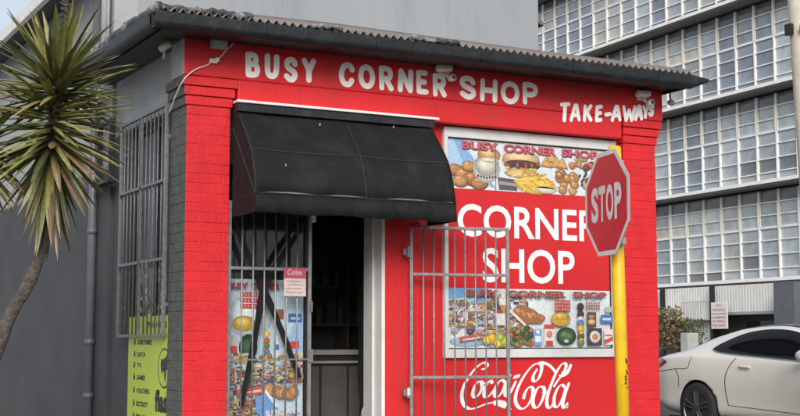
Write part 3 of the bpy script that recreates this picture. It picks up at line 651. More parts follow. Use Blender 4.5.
# lumpy bitumen membrane sealing the corner and the side eave
rr = random.Random(3)
def lumpy(p0, p1, n, r0, flat=.55):
    b = MB(); pts = [Vector(p0).lerp(Vector(p1), i / n) + Vector((0, 0, rr.uniform(-.012, .016))) for i in range(n + 1)]
    b.tube(pts, [r0 * rr.uniform(.75, 1.2) for _ in pts], 'bitumen', 10); return b
b = lumpy((EX0 - .06, EY - .07, 3.945), (.42, EY - .10, 3.945), 18, .028); b2 = lumpy((EX0 - .07, EY - .06, 3.945), (EX0 - .06, 2.3, 3.945), 44, .05)
b.v, b.f, b.m, b.c = b.v + b2.v, b.f + [tuple(i + len(b.v) for i in f) for f in b2.f], b.m + b2.m, b.c + b2.c
b.build('flashing', shop, smooth=True)
b = lumpy((1.95, EY - .13, 3.93), (2.45, EY - .13, 3.93), 16, .024); b.build('flashing', shop, smooth=True)
b = lumpy((.95, EY - .13, 3.93), (1.25, EY - .13, 3.93), 12, .022); b.build('flashing', shop, smooth=True)

# ---------------------------------------------------------------- awning
aw = thing('awning', 'black canvas awning with faded stitching over the shop door', 'awning', (1.39, 0, 2.27))
AX0, AX1 = .42, 2.37
prof = [(-.03, 3.235), (.0 - .10, 3.19), (-.16, 3.14), (-.27, 3.02), (-.36, 2.92), (-.435, 2.82), (-.49, 2.70), (-.535, 2.56), (-.565, 2.43)]
rr = random.Random(12)
b = MB(); nx = 40; vs = []
for i in range(nx + 1):
    u = i / nx; x = AX0 + (AX1 - AX0) * u
    for j, (y, z) in enumerate(prof):
        w_ = math.sin(math.pi * j / (len(prof) - 1)); sag = .016 * math.sin(math.pi * ((u * 2) % 1)) * w_ + .0045 * w_ * math.sin(u * 47 + j * 1.7) * math.sin(u * 13 + j) + rr.uniform(-.0012, .0012) * w_
        vs.append((x, y + sag * .7, z - sag + .003 * math.sin(u * 21 + j)))
m_ = len(prof)
fs = [(i * m_ + j, (i + 1) * m_ + j, (i + 1) * m_ + j + 1, i * m_ + j + 1) for i in range(nx) for j in range(m_ - 1)]
b.add(vs, fs, 'canvas')
o = b.build('canopy', aw, smooth=True); sm = o.modifiers.new('t', 'SOLIDIFY'); sm.thickness = .004
b = MB(); vs = []
for i in range(nx * 2 + 1):
    u = i / (nx * 2); x = AX0 + (AX1 - AX0) * u; wv = .010 * math.sin(u * 34) + .006 * math.sin(u * 77 + 1)
    vs += [(x, -.5615, 2.427), (x, -.566 - wv * .5, 2.34), (x, -.572 - wv, 2.262 + .006 * math.sin(u * 19))]
fs = [(i * 3 + j, i * 3 + 3 + j, i * 3 + 4 + j, i * 3 + 1 + j) for i in range(nx * 2) for j in range(2)]
b.add(vs, fs, 'canvas'); o = b.build('valance', aw, smooth=True); sm = o.modifiers.new('t', 'SOLIDIFY'); sm.thickness = .003
for x in (AX0, AX1):
    b = MB(); pts = [(x, y, z) for y, z in prof] + [(x, -.566, 2.27), (x, -.30, 2.262), (x, -.03, 2.27)]
    b.add(pts, [tuple(range(len(pts)))], 'canvas'); o = b.build('side_panel', aw); sm = o.modifiers.new('t', 'SOLIDIFY'); sm.thickness = .003
b = MB()
def on_prof(j, e=.0035): return (prof[j][0] - e, prof[j][1] + e * .6)
for j in (5, 8): y, z = on_prof(j); b.tube([(AX0 + (AX1 - AX0) * k / 20, y - .001, z - .012 * math.sin(math.pi * ((k / 10) % 1)) * math.sin(math.pi * j / 8)) for k in range(21)], .0022, 'stitch', 5)
for x in (AX0 + .004, 1.46): b.tube([(x, *on_prof(j, .004)) for j in range(2, 9)], .0022, 'stitch', 5)
b.tube([(AX0 - .004, -.435, 2.82), (AX0 - .004, -.05, 2.55)], .003, 'stitch', 5); b.tube([(AX0 - .004, -.03, 3.05), (AX0 - .004, -.565, 2.43)], .003, 'stitch', 5); b.tube([(AX0 - .004, -.565, 2.43), (AX0 - .004, -.05, 2.40)], .003, 'stitch', 5)
b.build('stitching', aw)
b = MB(); rr = random.Random(5)
for x, j in ((1.18, 2.2), (1.95, 1.6), (.72, 6.1)):
    k_ = int(j); f_ = j - k_; y = prof[k_][0] * (1 - f_) + prof[k_ + 1][0] * f_; z = prof[k_][1] * (1 - f_) + prof[k_ + 1][1] * f_; r_ = rr.uniform(.005, .011)
    b = MB(); b.add([(x + r_ * math.cos(a) * rr.uniform(.6, 1.2), y - .006 - .3 * r_ * math.sin(a), z + .002 + r_ * 1.6 * math.sin(a)) for a in (0, .9, 1.9, 2.8, 3.9, 5.1)], [tuple(range(6))], 'grey'); b.build('bird_dropping', aw)
b = MB(); b.box(AX0 - .015, AX1 + .06, -.16, -.048, 3.262, 3.285, 'white'); b.build('top_board', aw, bevel=.003)
b = MB(); b.box(AX0, AX1 + .02, -.14, -.052, 3.19, 3.26, 'black'); b.build('headrail', aw)
b = MB()
for x in (AX0 + .05, AX1 - .05): b.tube([(x, .05, 2.42), (x, -.545, 2.44)], .013, 'dark_steel', 8)
b.tube([(AX0 + .03, -.55, 2.44), (AX1 - .03, -.55, 2.44)], .013, 'dark_steel', 8); b.build('awning_frame', aw)

# ---------------------------------------------------------------- security gates
def gate_bars(parent, x0, x1, z0, z1, nb, rails, r=.008, y=0, m='steel', frame_r=.015, thin=()):
    f = MB()
    f.box(x0, x0 + frame_r * 2, y - frame_r, y + frame_r, z0, z1, m); f.box(x1 - frame_r * 2, x1, y - frame_r, y + frame_r, z0, z1, m)
    f.box(x0 + frame_r * 2, x1 - frame_r * 2, y - frame_r, y + frame_r, z1 - frame_r * 2, z1, m); f.box(x0 + frame_r * 2, x1 - frame_r * 2, y - frame_r, y + frame_r, z0, z0 + frame_r * 2, m)
    f.build('frame', parent, local=True, bevel=.003)
    for z in rails: MB().box(x0 + frame_r * 2, x1 - frame_r * 2, y - .013, y + .005, z - .014, z + .014, m).build('rail', parent, local=True, bevel=.003)
    for z in thin: MB().box(x0 + frame_r * 2, x1 - frame_r * 2, y - .010, y - .002, z - .006, z + .006, m).build('rail', parent, local=True)
    first = None
    for k in range(nb):
        x = x0 + frame_r * 2 + (x1 - x0 - frame_r * 4) * (k + 1) / (nb + 1)
        if first is None:
            first = MB().tube([(0, y, z0 + frame_r), (0, y, z1 - frame_r)], r, m, 8).build('bar', parent, local=True, smooth=True); first.location.x = x
        else:
            c = first.copy(); C.objects.link(c); c.parent = parent; c.location.x = x
gl = thing('security_gate', 'closed steel bar gate leaf in front of the grocery poster, left of the doorway', 'gate', (.415, .06, .0))
gate_bars(gl, 0, .80, .06, 2.42, 6, (1.83,), thin=(1.03,))
MB().box(.775, .815, -.03, .02, 1.0, 1.12, 'dark_steel').build('lock_box', gl, local=True, bevel=.004); MB().box(.785, .805, -.035, -.0155, 1.45, 1.55, 'dark_steel').build('bolt', gl, local=True, bevel=.004)
b = MB(); b.box(.79, .83, -.04, .01, 2.26, 2.35, 'white'); b.build('latch', gl, local=True, bevel=.006)
gr = thing('security_gate', 'open steel bar gate leaf folded back across the red wall and window', 'gate', (2.185, -.02, 0), R(-12.5))
gate_bars(gr, 0, .985, .06, 2.265, 8, (1.812, .855))
for z in (.72, 2.02):
    b = MB(); b.tube([(-.012, .0, z - .05), (-.012, .0, z + .05)], .02, 'dark_steel', 10); b.box(-.06, -.012, .0, .03, z - .03, z + .03, 'dark_steel'); b.build('hinge', gr, local=True)
b = MB(); b.box(-.03, .0, -.025, .0, .69, .76, 'cream'); b.build('padlock', gr, local=True, bevel=.006)
b = MB(); b.lathe([(.0, -.012), (.03, -.012), (.035, 0), (.03, .012), (0, .012)], (.055, -.03, 2.27), 'y', 'red', 12); b.box(.005, .10, -.02, .02, 2.24, 2.29, 'red'); b.build('top_bracket', gr, local=True, bevel=.006)

# glass panel behind the closed leaf, poster, straps, notice
b = MB(); b.box(.405, 1.25, .30, .312, .3, 2.7, 'glass_dark'); b.box(.405, 1.25, .29, .32, 0, .3, 'dark'); b.box(1.25, 1.29, .28, .33, 0, 2.75, 'black'); b.build('door_glass', shop)
po = MB(); A = Art(po, lambda u, v, l: (.50 + .745 * u, .294 - l, .42 + 1.325 * v)); A.asp = .56
po.box(.50, 1.245, .2945, .299, .42, 1.745, 'paper')
A.rect(0, 0, 1, 1, (.44, .58, .66)); A.poly([(.6, .2), (1, .3), (1, .85), (.75, .55)], (.3, .45, .66)); A.ell(.3, .75, .3, .15, (.55, .66, .7))
for r_ in range(3):
    A.rect(.17, .80 + r_ * .04, .39, .832 + r_ * .04, (.40, .05, .05))
    for k in range(5): A.rect(.19 + k * .04, .807 + r_ * .04, .21 + k * .04, .825 + r_ * .04, (.6, .3, .26))
A.ell(.22, .70, .15, .055, (.55, .38, .06)); A.ell(.21, .71, .11, .036, (.68, .48, .1))
A.ell(.28, .54, .12, .09, (.025, .06, .045), n=20); A.ell(.28, .54, .09, .065, (.05, .11, .06), n=20); A.rect(.24, .47, .31, .49, (.4, .45, .4))
for v, c in ((.63, (.65, .5, .06)), (.585, (.5, .08, .06)), (.55, (.1, .18, .05)), (.51, (.12, .16, .3)), (.47, (.5, .3, .05))): A.ell(.52, v, .04, .022, c); 
A.rect(.62, .48, .68, .62, (.6, .62, .66)); A.rect(.62, .52, .68, .56, (.1, .16, .45)); A.rect(.80, .71, .98, .77, (.04, .14, .42)); A.rect(.83, .73, .95, .745, (.5, .58, .7))
A.rect(.80, .53, .95, .58, (.55, .06, .05), rot=.15); A.rect(.66, .73, .74, .80, (.25, .09, .06)); A.rect(.02, .46, .14, .62, (.5, .48, .45)); A.rect(.02, .5, .14, .55, (.5, .08, .07))
grocery_pile(A, 0, .30, 1, .50, 120, 31, (.03, .11), asp=.55); grocery_pile(A, 0, .08, .42, .34, 80, 33, (.03, .12), asp=.55); grocery_pile(A, .3, .26, .9, .42, 70, 39, (.035, .09), asp=.5)
for k in range(9): A.ell(.5 + k * .045, .25 - k * .003 + random.uniform(-.015, .015), .07, .035, random.choice([(.44, .22, .09), (.52, .28, .12), (.36, .16, .06)]), n=10)
A.poly([(.36, .2), (.5, .24), (.62, .14), (.5, .05), (.38, .1)], (.14, .3, .6)); A.poly([(.48, .24), (.64, .13), (.66, .14), (.5, .26)], (.7, .72, .72))
A.rect(.12, .22, .48, .27, (.52, .10, .08), rot=.12); A.rect(.16, .235, .44, .25, (.66, .5, .42), rot=.12); A.text('BUSY CORNER', .5, .075, .95, .115, (.6, .62, .66), weight=.04, rise=.02); grocery_pile(A, .0, .0, .9, .09, 40, 41, (.05, .1), asp=.5)
for s_, a, c in (('BUSY', .0, .25), ('CORNER', .29, .66), ('SHOP', .70, .98)): A.text(s_, a + .005, .933, c + .005, .972, (.1, .06, .06), weight=.05); A.text(s_, a, .937, c, .976, (.36, .045, .05), weight=.045)
tag(po.build('poster', origin=(.87, .30, .42)), 'pale blue grocery poster behind the closed gate leaf', 'poster')
b = MB(); cx, cz = .80, 1.66
for ex, ez in ((.46, 2.40), (1.26, 2.34), (.60, .62), (1.16, .86)):
    d = Vector((ex - cx, ez - cz)); n_ = Vector((-d.y, d.x)).normalized(); w0, w1 = .036, .02; jy = .18 + (.004 if ex < cx else 0)
    vs = []
    for k in range(9):
        t = k / 8; wv = (w0 * (1 - t) + w1 * t) * (1 + .12 * math.sin(k * 2.1 + ex * 9)); p = Vector((cx, cz)) + d * t + n_ * .012 * math.sin(t * 3.1)
        vs += [(p.x - n_.x * wv, jy - .01 * math.sin(t * 6), p.y - n_.y * wv), (p.x + n_.x * wv, jy + .008 * math.sin(t * 5), p.y + n_.y * wv)]
    b.add(vs, [(2 * k, 2 * k + 2, 2 * k + 3, 2 * k + 1) for k in range(8)], 'cloth')
o = b.build('strap', origin=(cx, .18, cz)); sm = o.modifiers.new('t', 'SOLIDIFY'); sm.thickness = .006
tag(o, 'black cloth straps crossed behind the closed gate leaf', 'strap')
nt_ = MB(); A = Art(nt_, lambda u, v, l: (.94 + .215 * u, .036 - l, 1.59 + .255 * v), .0002); nt_.box(.94, 1.155, .0365, .039, 1.59, 1.845, 'paper')
A.rect(.0, .62, 1, 1, (.42, .07, .13)); A.text('Coke', .15, .74, .8, .94, (.66, .4, .42), weight=.02)
for k in range(4): A.rect(.12, .12 + k * .13, .86 - .1 * (k % 2), .15 + k * .13, (.30, .24, .22))
o = nt_.build('notice', origin=(1.05, .037, 1.59)); tag(o, 'small paper notice with pink heading tied to the closed gate leaf', 'notice')

# counter, cloth and bag in the dark doorway
ct = thing('counter', 'grey chest cabinet inside the dark doorway', 'cabinet', (2.45, 2.0, .03))
b = MB(); b.box(1.75, 2.70, 1.75, 2.2, .03, 1.04, 'dark'); b.build('body', ct)
for x in (1.78, 2.10, 2.42): MB().box(x, x + .29, 1.735, 1.75, .40, .93, 'counter_grey').build('door_panel', ct, bevel=.006)
b = MB(); b.box(1.73, 2.72, 1.72, 2.22, 1.045, 1.10, 'frame_white'); b.build('top', ct, bevel=.008)
b = MB(); b.box(1.78, 2.7, 1.715, 1.725, .96, .985, 'frame_white'); b.build('edge_strip', ct)
b = MB(); vs = []; fs = []
for i in range(13):
    for j in range(7): vs.append((2.12 + .20 * j / 6 + .01 * math.sin(i * 1.3), .9 + .03 * math.sin(j * 2.2 + i * .2), .45 + 1.45 * i / 12))
for i in range(12):
    for j in range(6): fs.append((i * 7 + j, i * 7 + j + 1, i * 7 + j + 8, i * 7 + j + 7))
b.add(vs, fs, 'cloth'); o = b.build('hanging_cloth', smooth=True, origin=(2.22, .9, .45)); sm = o.modifiers.new('t', 'SOLIDIFY'); sm.thickness = .01
tag(o, 'black cloth hanging in the doorway beside the white jamb', 'cloth')
b = MB(); rr = random.Random(4); rings = []
for i in range(7):
    r_ = [.02, .10, .13, .12, .09, .04, .055][i]; z = [.0, .0, .06, .13, .18, .21, .26][i]
    rings.append([(2.14 + r_ * math.cos(k * math.pi / 6) * rr.uniform(.85, 1.15), .62 + r_ * .8 * math.sin(k * math.pi / 6) * rr.uniform(.85, 1.15), .03 + z + rr.uniform(0, .012)) for k in range(12)])
b.add([v for g_ in rings for v in g_], [(i * 12 + k, i * 12 + (k + 1) % 12, i * 12 + 12 + (k + 1) % 12, i * 12 + 12 + k) for i in range(6) for k in range(12)], 'bag')
bag = b.build('plastic_bag', smooth=True, origin=(2.14, .62, .03)); tag(bag, 'crumpled white plastic bag at the foot of the doorway', 'bag')
bag.location.z += .37
st = thing('stool', 'dark low stool under the white plastic bag', 'stool', (2.14, .62, .03))
MB().box(1.98, 2.30, .48, .76, .36, .398, 'dark').build('seat', st, bevel=.006)
for x in (2.0, 2.26):
    for y in (.5, .72): MB().box(x, x + .025, y, y + .025, .03, .36, 'dark').build('leg', st)

# ---------------------------------------------------------------- barred side window grille and lime sign board
gs = thing('window_grille', 'grey steel bar grille over the side window above the lime board', 'grille', (-.03, 1.80, 1.22))
b = MB(); GY0, GY1, GZ0, GZ1 = .46, 1.86, 1.225, 3.315
for y in (GY0, GY1): b.box(-.045, -.015, y - .014, y + .014, GZ0, GZ1, 'dark_steel')
b.box(-.045, -.015, GY0, GY1, GZ1 - .028, GZ1, 'dark_steel'); b.box(-.045, -.015, GY0, GY1, GZ0, GZ0 + .028, 'dark_steel')
b.build('frame', gs, bevel=.003)
for z in (2.62, 1.92): MB().box(-.05, -.03, GY0 + .014, GY1 - .014, z - .013, z + .013, 'dark_steel').build('rail', gs)
MB().box(-.05, -.03, 1.15, 1.18, GZ0 + .03, GZ1 - .03, 'dark_steel').build('bar', gs)
for k in range(11):
    y = GY0 + (GY1 - GY0) * (k + 1) / 12
    if abs(y - 1.165) > .04: MB().tube([(-.03, y, GZ0 + .02), (-.03, y, GZ1 - .02)], .0075, 'dark_steel', 8).build('bar', gs, smooth=True)
for y in (GY0, GY1): MB().box(-.03, .039, y - .012, y + .012, 1.5, 1.53, 'dark_steel').build('wall_fixing', gs); MB().box(-.03, .039, y - .012, y + .012, 3.0, 3.03, 'dark_steel').build('wall_fixing', gs)
b = MB(); b.box(.012, .036, .44, 1.64, .05, 1.42, 'lime'); ls = thing('sign_board', 'lime green advertising board with black list below the side window', 'sign', (.02, 1.04, .05))
b.build('board', ls, bevel=.003)
for st, z, wd in (('AIRTIME', 1.158, .44), ('DATA', 1.045, .26), ('TV', .942, .14), ('GAMES', .83, .26), ('VOUCHERS', .709, .40), ('ELECTRICITY', .588, .36), ('BILLS', .470, .28), ('MONEY', .350, .30)):
    b = MB(); A = Art(b, lambda u, v, l: (.0115 - l, u, v), .0003)
    A.text(st, 1.35, z, 1.35 - wd, z + .046, (0, 0, 0), 'ink', .04)
    b.build('lettering', ls)
    b = MB(); A = Art(b, lambda u, v, l: (.0115 - l, u, v), .0003); A.ell(1.43, z + .02, .03, .024, (0, 0, 0), 'ink', n=10); A.rect(1.445, z + .03, 1.415, z + .055, (0, 0, 0), 'ink'); b.build('icon', ls)
b = MB(); A = Art(b, lambda u, v, l: (.0115 - l, u, v), .0003); A.text('(PAY HERE)', 1.06, 1.30, .48, 1.365, (0, 0, 0), 'ink', .035); b.build('lettering', ls)
b = MB(); A = Art(b, lambda u, v, l: (.0112 - l, .53 - u, .953 + v), .0004)
A.ell(0, 0, .178, .178, (0, 0, 0), 'ink', n=40); A.ell(0, 0, .162, .162, (1, 1, 1), 'lime', n=40)
A.poly([(-.10, .035), (-.085, .085), (-.03, .075), (.01, .09), (.05, .10), (.075, .13), (.085, .095), (.13, .07), (.125, .02), (.09, -.005), (.06, -.02), (.05, -.09), (.02, -.13), (.01, -.09), (.0, -.03), (-.05, -.03), (-.06, -.07), (-.085, -.02)], (0, 0, 0), 'ink')
b.build('emblem', ls)
b = MB(); A = Art(b, lambda u, v, l: (.0115 - l, u, v), .0003); A.text('flas', .785, .56, .425, .76, (0, 0, 0), 'ink', .05); b.build('lettering', ls)

# ---------------------------------------------------------------- things fixed to the shop
def cctv(loc, label, yaw=0):
    t = thing('security_camera', label, 'camera', loc, yaw, 'white cameras under the front eave')
    MB().box(-.06, .06, -.01, .035, -.02, .02, 'white').build('mount', t, local=True, bevel=.005)
    b = MB(); b.tube([(0, -.01, 0), (0, -.05, -.03), (.02, -.08, -.05)], .014, 'white', 8); b.build('arm', t, local=True)
    o = MB().box(-.10, .06, -.12, -.045, -.01, .045, 'white').build('housing', t, local=True, bevel=.014); o.rotation_euler = (R(-14), 0, R(-12))
    b = MB(); b.lathe([(.0, 0), (.03, 0), (.036, .02), (.030, .075), (0, .08)], (.03, -.14, -.055), 'y', 'white', 14); b.build('dome', t, local=True, smooth=True)
    b = MB(); b.lathe([(.0, 0), (.02, 0), (.022, .008), (0, .008)], (.03, -.147, -.055), 'y', 'glass_dark', 12); b.build('lens', t, local=True)
cctv((2.54, -.052, 3.735), 'white security camera between CORNER and SHOP under the eave')
cctv((4.92, -.052, 3.70), 'white security camera above TAKE-AWAYS at the right end of the eave')
t = thing('floodlight', 'small grey floodlight under the eave left of BUSY', 'lamp', (.25, -.06, 3.76))
MB().box(-.075, .075, -.06, 0, -.035, .045, 'grey').build('housing', t, local=True, bevel=.008); MB().box(-.062, .062, -.066, -.0605, -.026, .036, 'lens').build('lens', t, local=True); MB().box(-.02, .02, 0, .01, -.03, .06, 'dark_steel').build('bracket', t, local=True)
t = thing('junction_box', 'white cable junction box on the red fascia left of BUSY', 'junction box', (.21, -.052, 3.62))
MB().box(-.035, .035, -.03, 0, -.02, .02, 'white').build('box', t, local=True, bevel=.006)
b = MB(); b.lathe([(0, -.035), (.02, -.035), (.024, 0), (0, 0)], (.03, -.005, .012), 'y', 'white', 10); b.build('cap', t, local=True)
b = MB(); b.tube(smooth_line([(-.075, .25, 3.19), (-.075, .10, 3.30), (-.064, -.03, 3.40), (-.02, -.063, 3.47), (.06, -.062, 3.535), (.15, -.062, 3.575), (.21, -.062, 3.62), (.28, -.062, 3.665), (.33, -.062, 3.73), (.40, -.062, 3.80)]), .006, 'white', 6)
tag(b.build('cable', smooth=True, origin=(.2, -.06, 3.6)), 'thin white cable sagging across the corner of the red fascia', 'cable')
t = thing('lamp', 'cream tube lamp on a bracket under the side eave at the corner', 'lamp', (-.06, .10, 3.78))
b = MB(); b.tube([(-.13, .07, -.05), (-.07, -.02, -.01)], [.033, .03], 'cream', 12); b.build('body', t, local=True, smooth=True)
b = MB(); b.tube([(-.1, .03, -.03), (-.10, .08, -.13)], .009, 'cream', 6); b.tube([(-.06, -.03, 0), (0, -.03, .02)], .012, 'dark_steel', 6); b.build('bracket', t, local=True)
t = thing('security_camera', 'small grey bullet camera under the right tip of the eave', 'camera', (5.26, -.10, 3.72))
b = MB(); b.tube([(0, 0, .08), (0, 0, .01), (-.02, -.04, -.02)], .012, 'grey', 8); b.build('arm', t, local=True)
b = MB(); b.tube([(.02, .03, -.03), (-.05, -.09, -.06)], .03, 'grey', 12); b.build('body', t, local=True, smooth=True)

# ---------------------------------------------------------------- house behind
ho = thing('house', 'pale grey house with dark side wall rising behind the red shop', 'house', (2.6, 7, 0))
b = MB(); b.box(.251, 5.27, 2.35, 2.62, 0, 6.6, 'house_wall'); b.box(0, .2505, 2.35, 2.62, 5.2, 6.6, 'house_wall'); b.build('front_wall', ho)
b = MB(); b.box(.0, .25, 2.35, 16, 0, 5.199, 'light_wall'); o = b.build('side_wall', ho)
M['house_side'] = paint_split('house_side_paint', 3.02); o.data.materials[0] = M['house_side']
b = MB(); b.box(5.0, 5.268, 2.621, 16, 0, 5.2, 'house_wall'); b.build('side_wall', ho)
b = MB(); b.box(.251, 4.999, 15.75, 16, 0, 5.2, 'house_wall'); b.build('rear_wall', ho)
b = MB(); b.prism([(-.29, 5.12), (2.63, 6.2), (5.55, 5.12), (5.55, 5.17), (2.63, 6.27), (-.29, 5.17)], 'y', 2.63, 16.2, 'roof'); b.build('roof', ho)
b = MB(); b.box(-.30, -.002, 2.4, 16.1, 5.09, 5.115, 'black'); b.build('soffit', ho)
b = MB(); b.box(-.37, -.305, 2.4, 16.2, 5.02, 5.17, 'white'); b.build('gutter', ho, bevel=.008)
b = MB(); b.tube([(-.055, 2.80, 0), (-.055, 2.80, 2.45), (-.055, 2.80, 5.0)], .045, 'pipe', 14)
for z in (.6, 1.15, 2.3, 3.4): b.tube([(-.055, 2.80, z), (-.055, 2.80, z + .06)], .052, 'pipe', 14)
b.build('downpipe', ho, smooth=True)
b = MB(); b.tube([(-.05, 2.50, 3.95), (-.05, 2.50, 6.4)], .045, 'pipe_light', 14); b.tube([(-.05, 2.39, 3.95), (-.05, 2.39, 6.4)], .02, 'pipe_light', 10); b.build('downpipe', ho, smooth=True)
b = MB(); b.tube(smooth_line([(.1, 2.338, 4.47), (.5, 2.338, 4.455), (.9, 2.338, 4.46), (1.3, 2.338, 4.44)]), .006, 'black', 5); b.build('wall_crack', ho)
br = thing('wall_bracket', 'rusty dark metal bracket on the side wall left of the barred window', 'bracket', (-.05, 2.3, 2.75))
b = MB(); b.box(-.09, -.03, 2.10, 2.13, 2.80, 3.42, 'black'); b.box(-.09, -.03, 2.55, 2.58, 2.80, 3.42, 'black'); b.box(-.12, -.02, 2.05, 2.65, 2.77, 2.80, 'black'); b.box(-.09, -.03, 2.13, 2.55, 3.39, 3.42, 'black'); b.build('frame', br)
for k in range(3): MB().tube([(-.06, 2.13, 2.9 + k * .16), (-.06, 2.55, 2.98 + k * .16)], .008, 'dark_steel', 6).build('rod', br)
for k in range(3):
    b = MB(); z = 3.70 + k * .06; b.tube(smooth_line([(-.05, 2.42, z), (-.06, 3.2, z - .06), (-.05, 4.0, z - .02), (-.05, 4.8, z - .09)]), .016, 'white', 7)
    tag(b.build('cable', smooth=True, origin=(-.05, 3.4, z)), ('lowest', 'middle', 'topmost')[k] + ' of three white conduits on the house side wall behind the yucca', 'cable', 'white conduits on the side wall')

# ---------------------------------------------------------------- stop sign
u_ = Vector((-.221, -.975, 0)).normalized()
sg = thing('stop_sign', 'red octagonal STOP sign on a yellow pole before the red shop', 'sign', (3.30, -1.72, 0), math.atan2(u_.y, u_.x))
po_ = MB()
lean = Vector((3.292 - 3.322, -1.703 + 1.719, 0)) / 2.29
def pole_pt(z):
    wpt = Vector((3.322, -1.719, .558)) + lean * (z - .558); wpt.z = z
    d = wpt - Vector((3.30, -1.72, 0)); a = -sg.rotation_euler.z
    return (d.x * math.cos(a) - d.y * math.sin(a), d.x * math.sin(a) + d.y * math.cos(a), z)
po_.tube([pole_pt(0), pole_pt(1.4), pole_pt(2.86)], .056, 'yellow', 20); po_.tube([pole_pt(2.86), pole_pt(2.868)], .05, 'yellow', 20); po_.build('pole', sg, local=True, smooth=False)
for p in sg.children[0].data.polygons: p.use_smooth = len(p.vertices) == 4
cz = 2.372; ctr = Vector((3.197, -1.709)) - Vector((3.30, -1.72)); a = -sg.rotation_euler.z
cxs = ctr.x * math.cos(a) - ctr.y * math.sin(a); cys = ctr.x * math.sin(a) + ctr.y * math.cos(a)
def octo(r_): return [(cxs + r_ * math.cos(R(22.5 + 45 * k)), cz + r_ * math.sin(R(22.5 + 45 * k))) for k in range(8)]
Rr_ = .45 / math.cos(R(22.5))
b = MB(); b.prism(octo(Rr_), 'y', cys - .004, cys + .004, 'grey'); b.build('plate', sg, local=True, bevel=.002)
b = MB(); A = Art(b, lambda u, v, l: (u, cys - .0045 - l, v), .0006); A.poly(octo(Rr_ - .001), (1, 1, 1), 'stop_white'); A.poly(octo(Rr_ - .044), (1, 1, 1), 'stop_red')
b.build('face', sg, local=True)
b = MB(); A = Art(b, lambda u, v, l: (u, cys - .0062 - l, v), .0005)
for ch, x0, x1 in (('S', -.315, -.165), ('T', -.155, -.015), ('O', .0, .15), ('P', .172, .315)): A.text(ch, cxs + x0, cz - .155, cxs + x1, cz + .155, (1, 1, 1), 'stop_white', .04)
b.build('lettering', sg, local=True)
for dz in (.33, -.33):
    b = MB(); p = pole_pt(cz + dz); b.tube([(p[0], p[1], p[2] - .03), (p[0], p[1], p[2] + .03)], .062, 'grey', 16); b.box(p[0] + .05, p[0] + .13, p[1] - .02, p[1] + .02, p[2] - .03, p[2] + .03, 'grey')
    b.box(p[0] - .03, p[0] + .03, min(cys + .005, p[1] - .05), p[1] - .05 if p[1] - .05 > cys + .005 else cys + .01, p[2] - .03, p[2] + .03, 'grey'); b.build('clamp', sg, local=True)
b = MB(); rr = random.Random(9)
for k in range(9):
    z = .8 + k * .03 + rr.uniform(-.01, .01); p = pole_pt(z); aa = R(-72 + rr.uniform(-22, 22)) - sg.rotation_euler.z
    c_ = Vector((math.cos(aa), math.sin(aa))); q = Vector((-c_.y, c_.x)); s_ = rr.uniform(.006, .014)
    pts = [(p[0] + c_.x * .0572 + q.x * s_ * math.cos(j), p[1] + c_.y * .0572 + q.y * s_ * math.cos(j), z + s_ * 1.5 * math.sin(j)) for j in (0, 1, 2.2, 3.4, 4.6, 5.5)]
    b.add(pts, [tuple(range(6))], 'ink')
b.build('paint_chip', sg, local=True)

# ---------------------------------------------------------------- yucca
yu = thing('yucca_tree', 'spiky yucca tree leaning before the dark side wall', 'tree', (-1.95, -.35, 0))
b = MB(); path = smooth_line([(-1.98, -.34, 0), (-1.80, -.42, .55), (-1.60, -.50, 1.27), (-1.44, -.58, 1.62), (-1.35, -.64, 1.92), (-1.31, -.66, 2.4), (-1.30, -.67, 2.8), (-1.28, -.68, 3.12)], 8)
rr = random.Random(2); rad = [(.07 - .028 * min(1, i / len(path) * 1.6)) * rr.uniform(.86, 1.14) for i in range(len(path))]
b.tube(path, rad, 'bark', 12); b.build('trunk', yu, smooth=True)
def leaf(b, base, az, el, L, wd, droop, col, tipcol):
    d = Vector((math.cos(az) * math.cos(el), math.sin(az) * math.cos(el), math.sin(el))); side_ = Vector((-math.sin(az), math.cos(az), 0))
    n = 6; pts = []; p = Vector(base); cur = d.copy()
    for i in range(n + 1):
        pts.append(p.copy()); cur = (cur + Vector((0, 0, -droop / n))).normalized(); p = p + cur * (L / n)
    vs = []
    ws_ = [.7, .95, 1, .97, .82, .52, .03]
    for i, q in enumerate(pts):
        t = pts[min(i + 1, n)] - pts[max(i - 1, 0)]; up = side_.cross(t).normalized()
        h = wd * ws_[i] * .5; vs += [q + side_ * h + up * h * .5, q, q - side_ * h + up * h * .5]
    fs1 = []; 
    o = len(b.v); b.v += [tuple(v) for v in vs]; k = b.mi('leaf')
    for i in range(n):
        f_ = i / n; c = tuple(a * (1 - max(0, f_ - .6) * 1.2) + c2 * max(0, f_ - .6) * 1.2 for a, c2 in zip(col, tipcol))
        ec = tuple(x * 1.12 for x in c)
        b.f.append((o + 3 * i, o + 3 * i + 1, o + 3 * i + 4, o + 3 * i + 3)); b.m.append(k); b.c.append(c)
        b.f.append((o + 3 * i + 1, o + 3 * i + 2, o + 3 * i + 5, o + 3 * i + 4)); b.m.append(k); b.c.append(ec)
GREENS = [(.15, .17, .045), (.23, .235, .065), (.10, .12, .045), (.33, .32, .12), (.07, .085, .035), (.25, .235, .08)]
BROWNS = [(.22, .15, .07), (.16, .09, .05), (.26, .19, .10), (.12, .08, .05)]
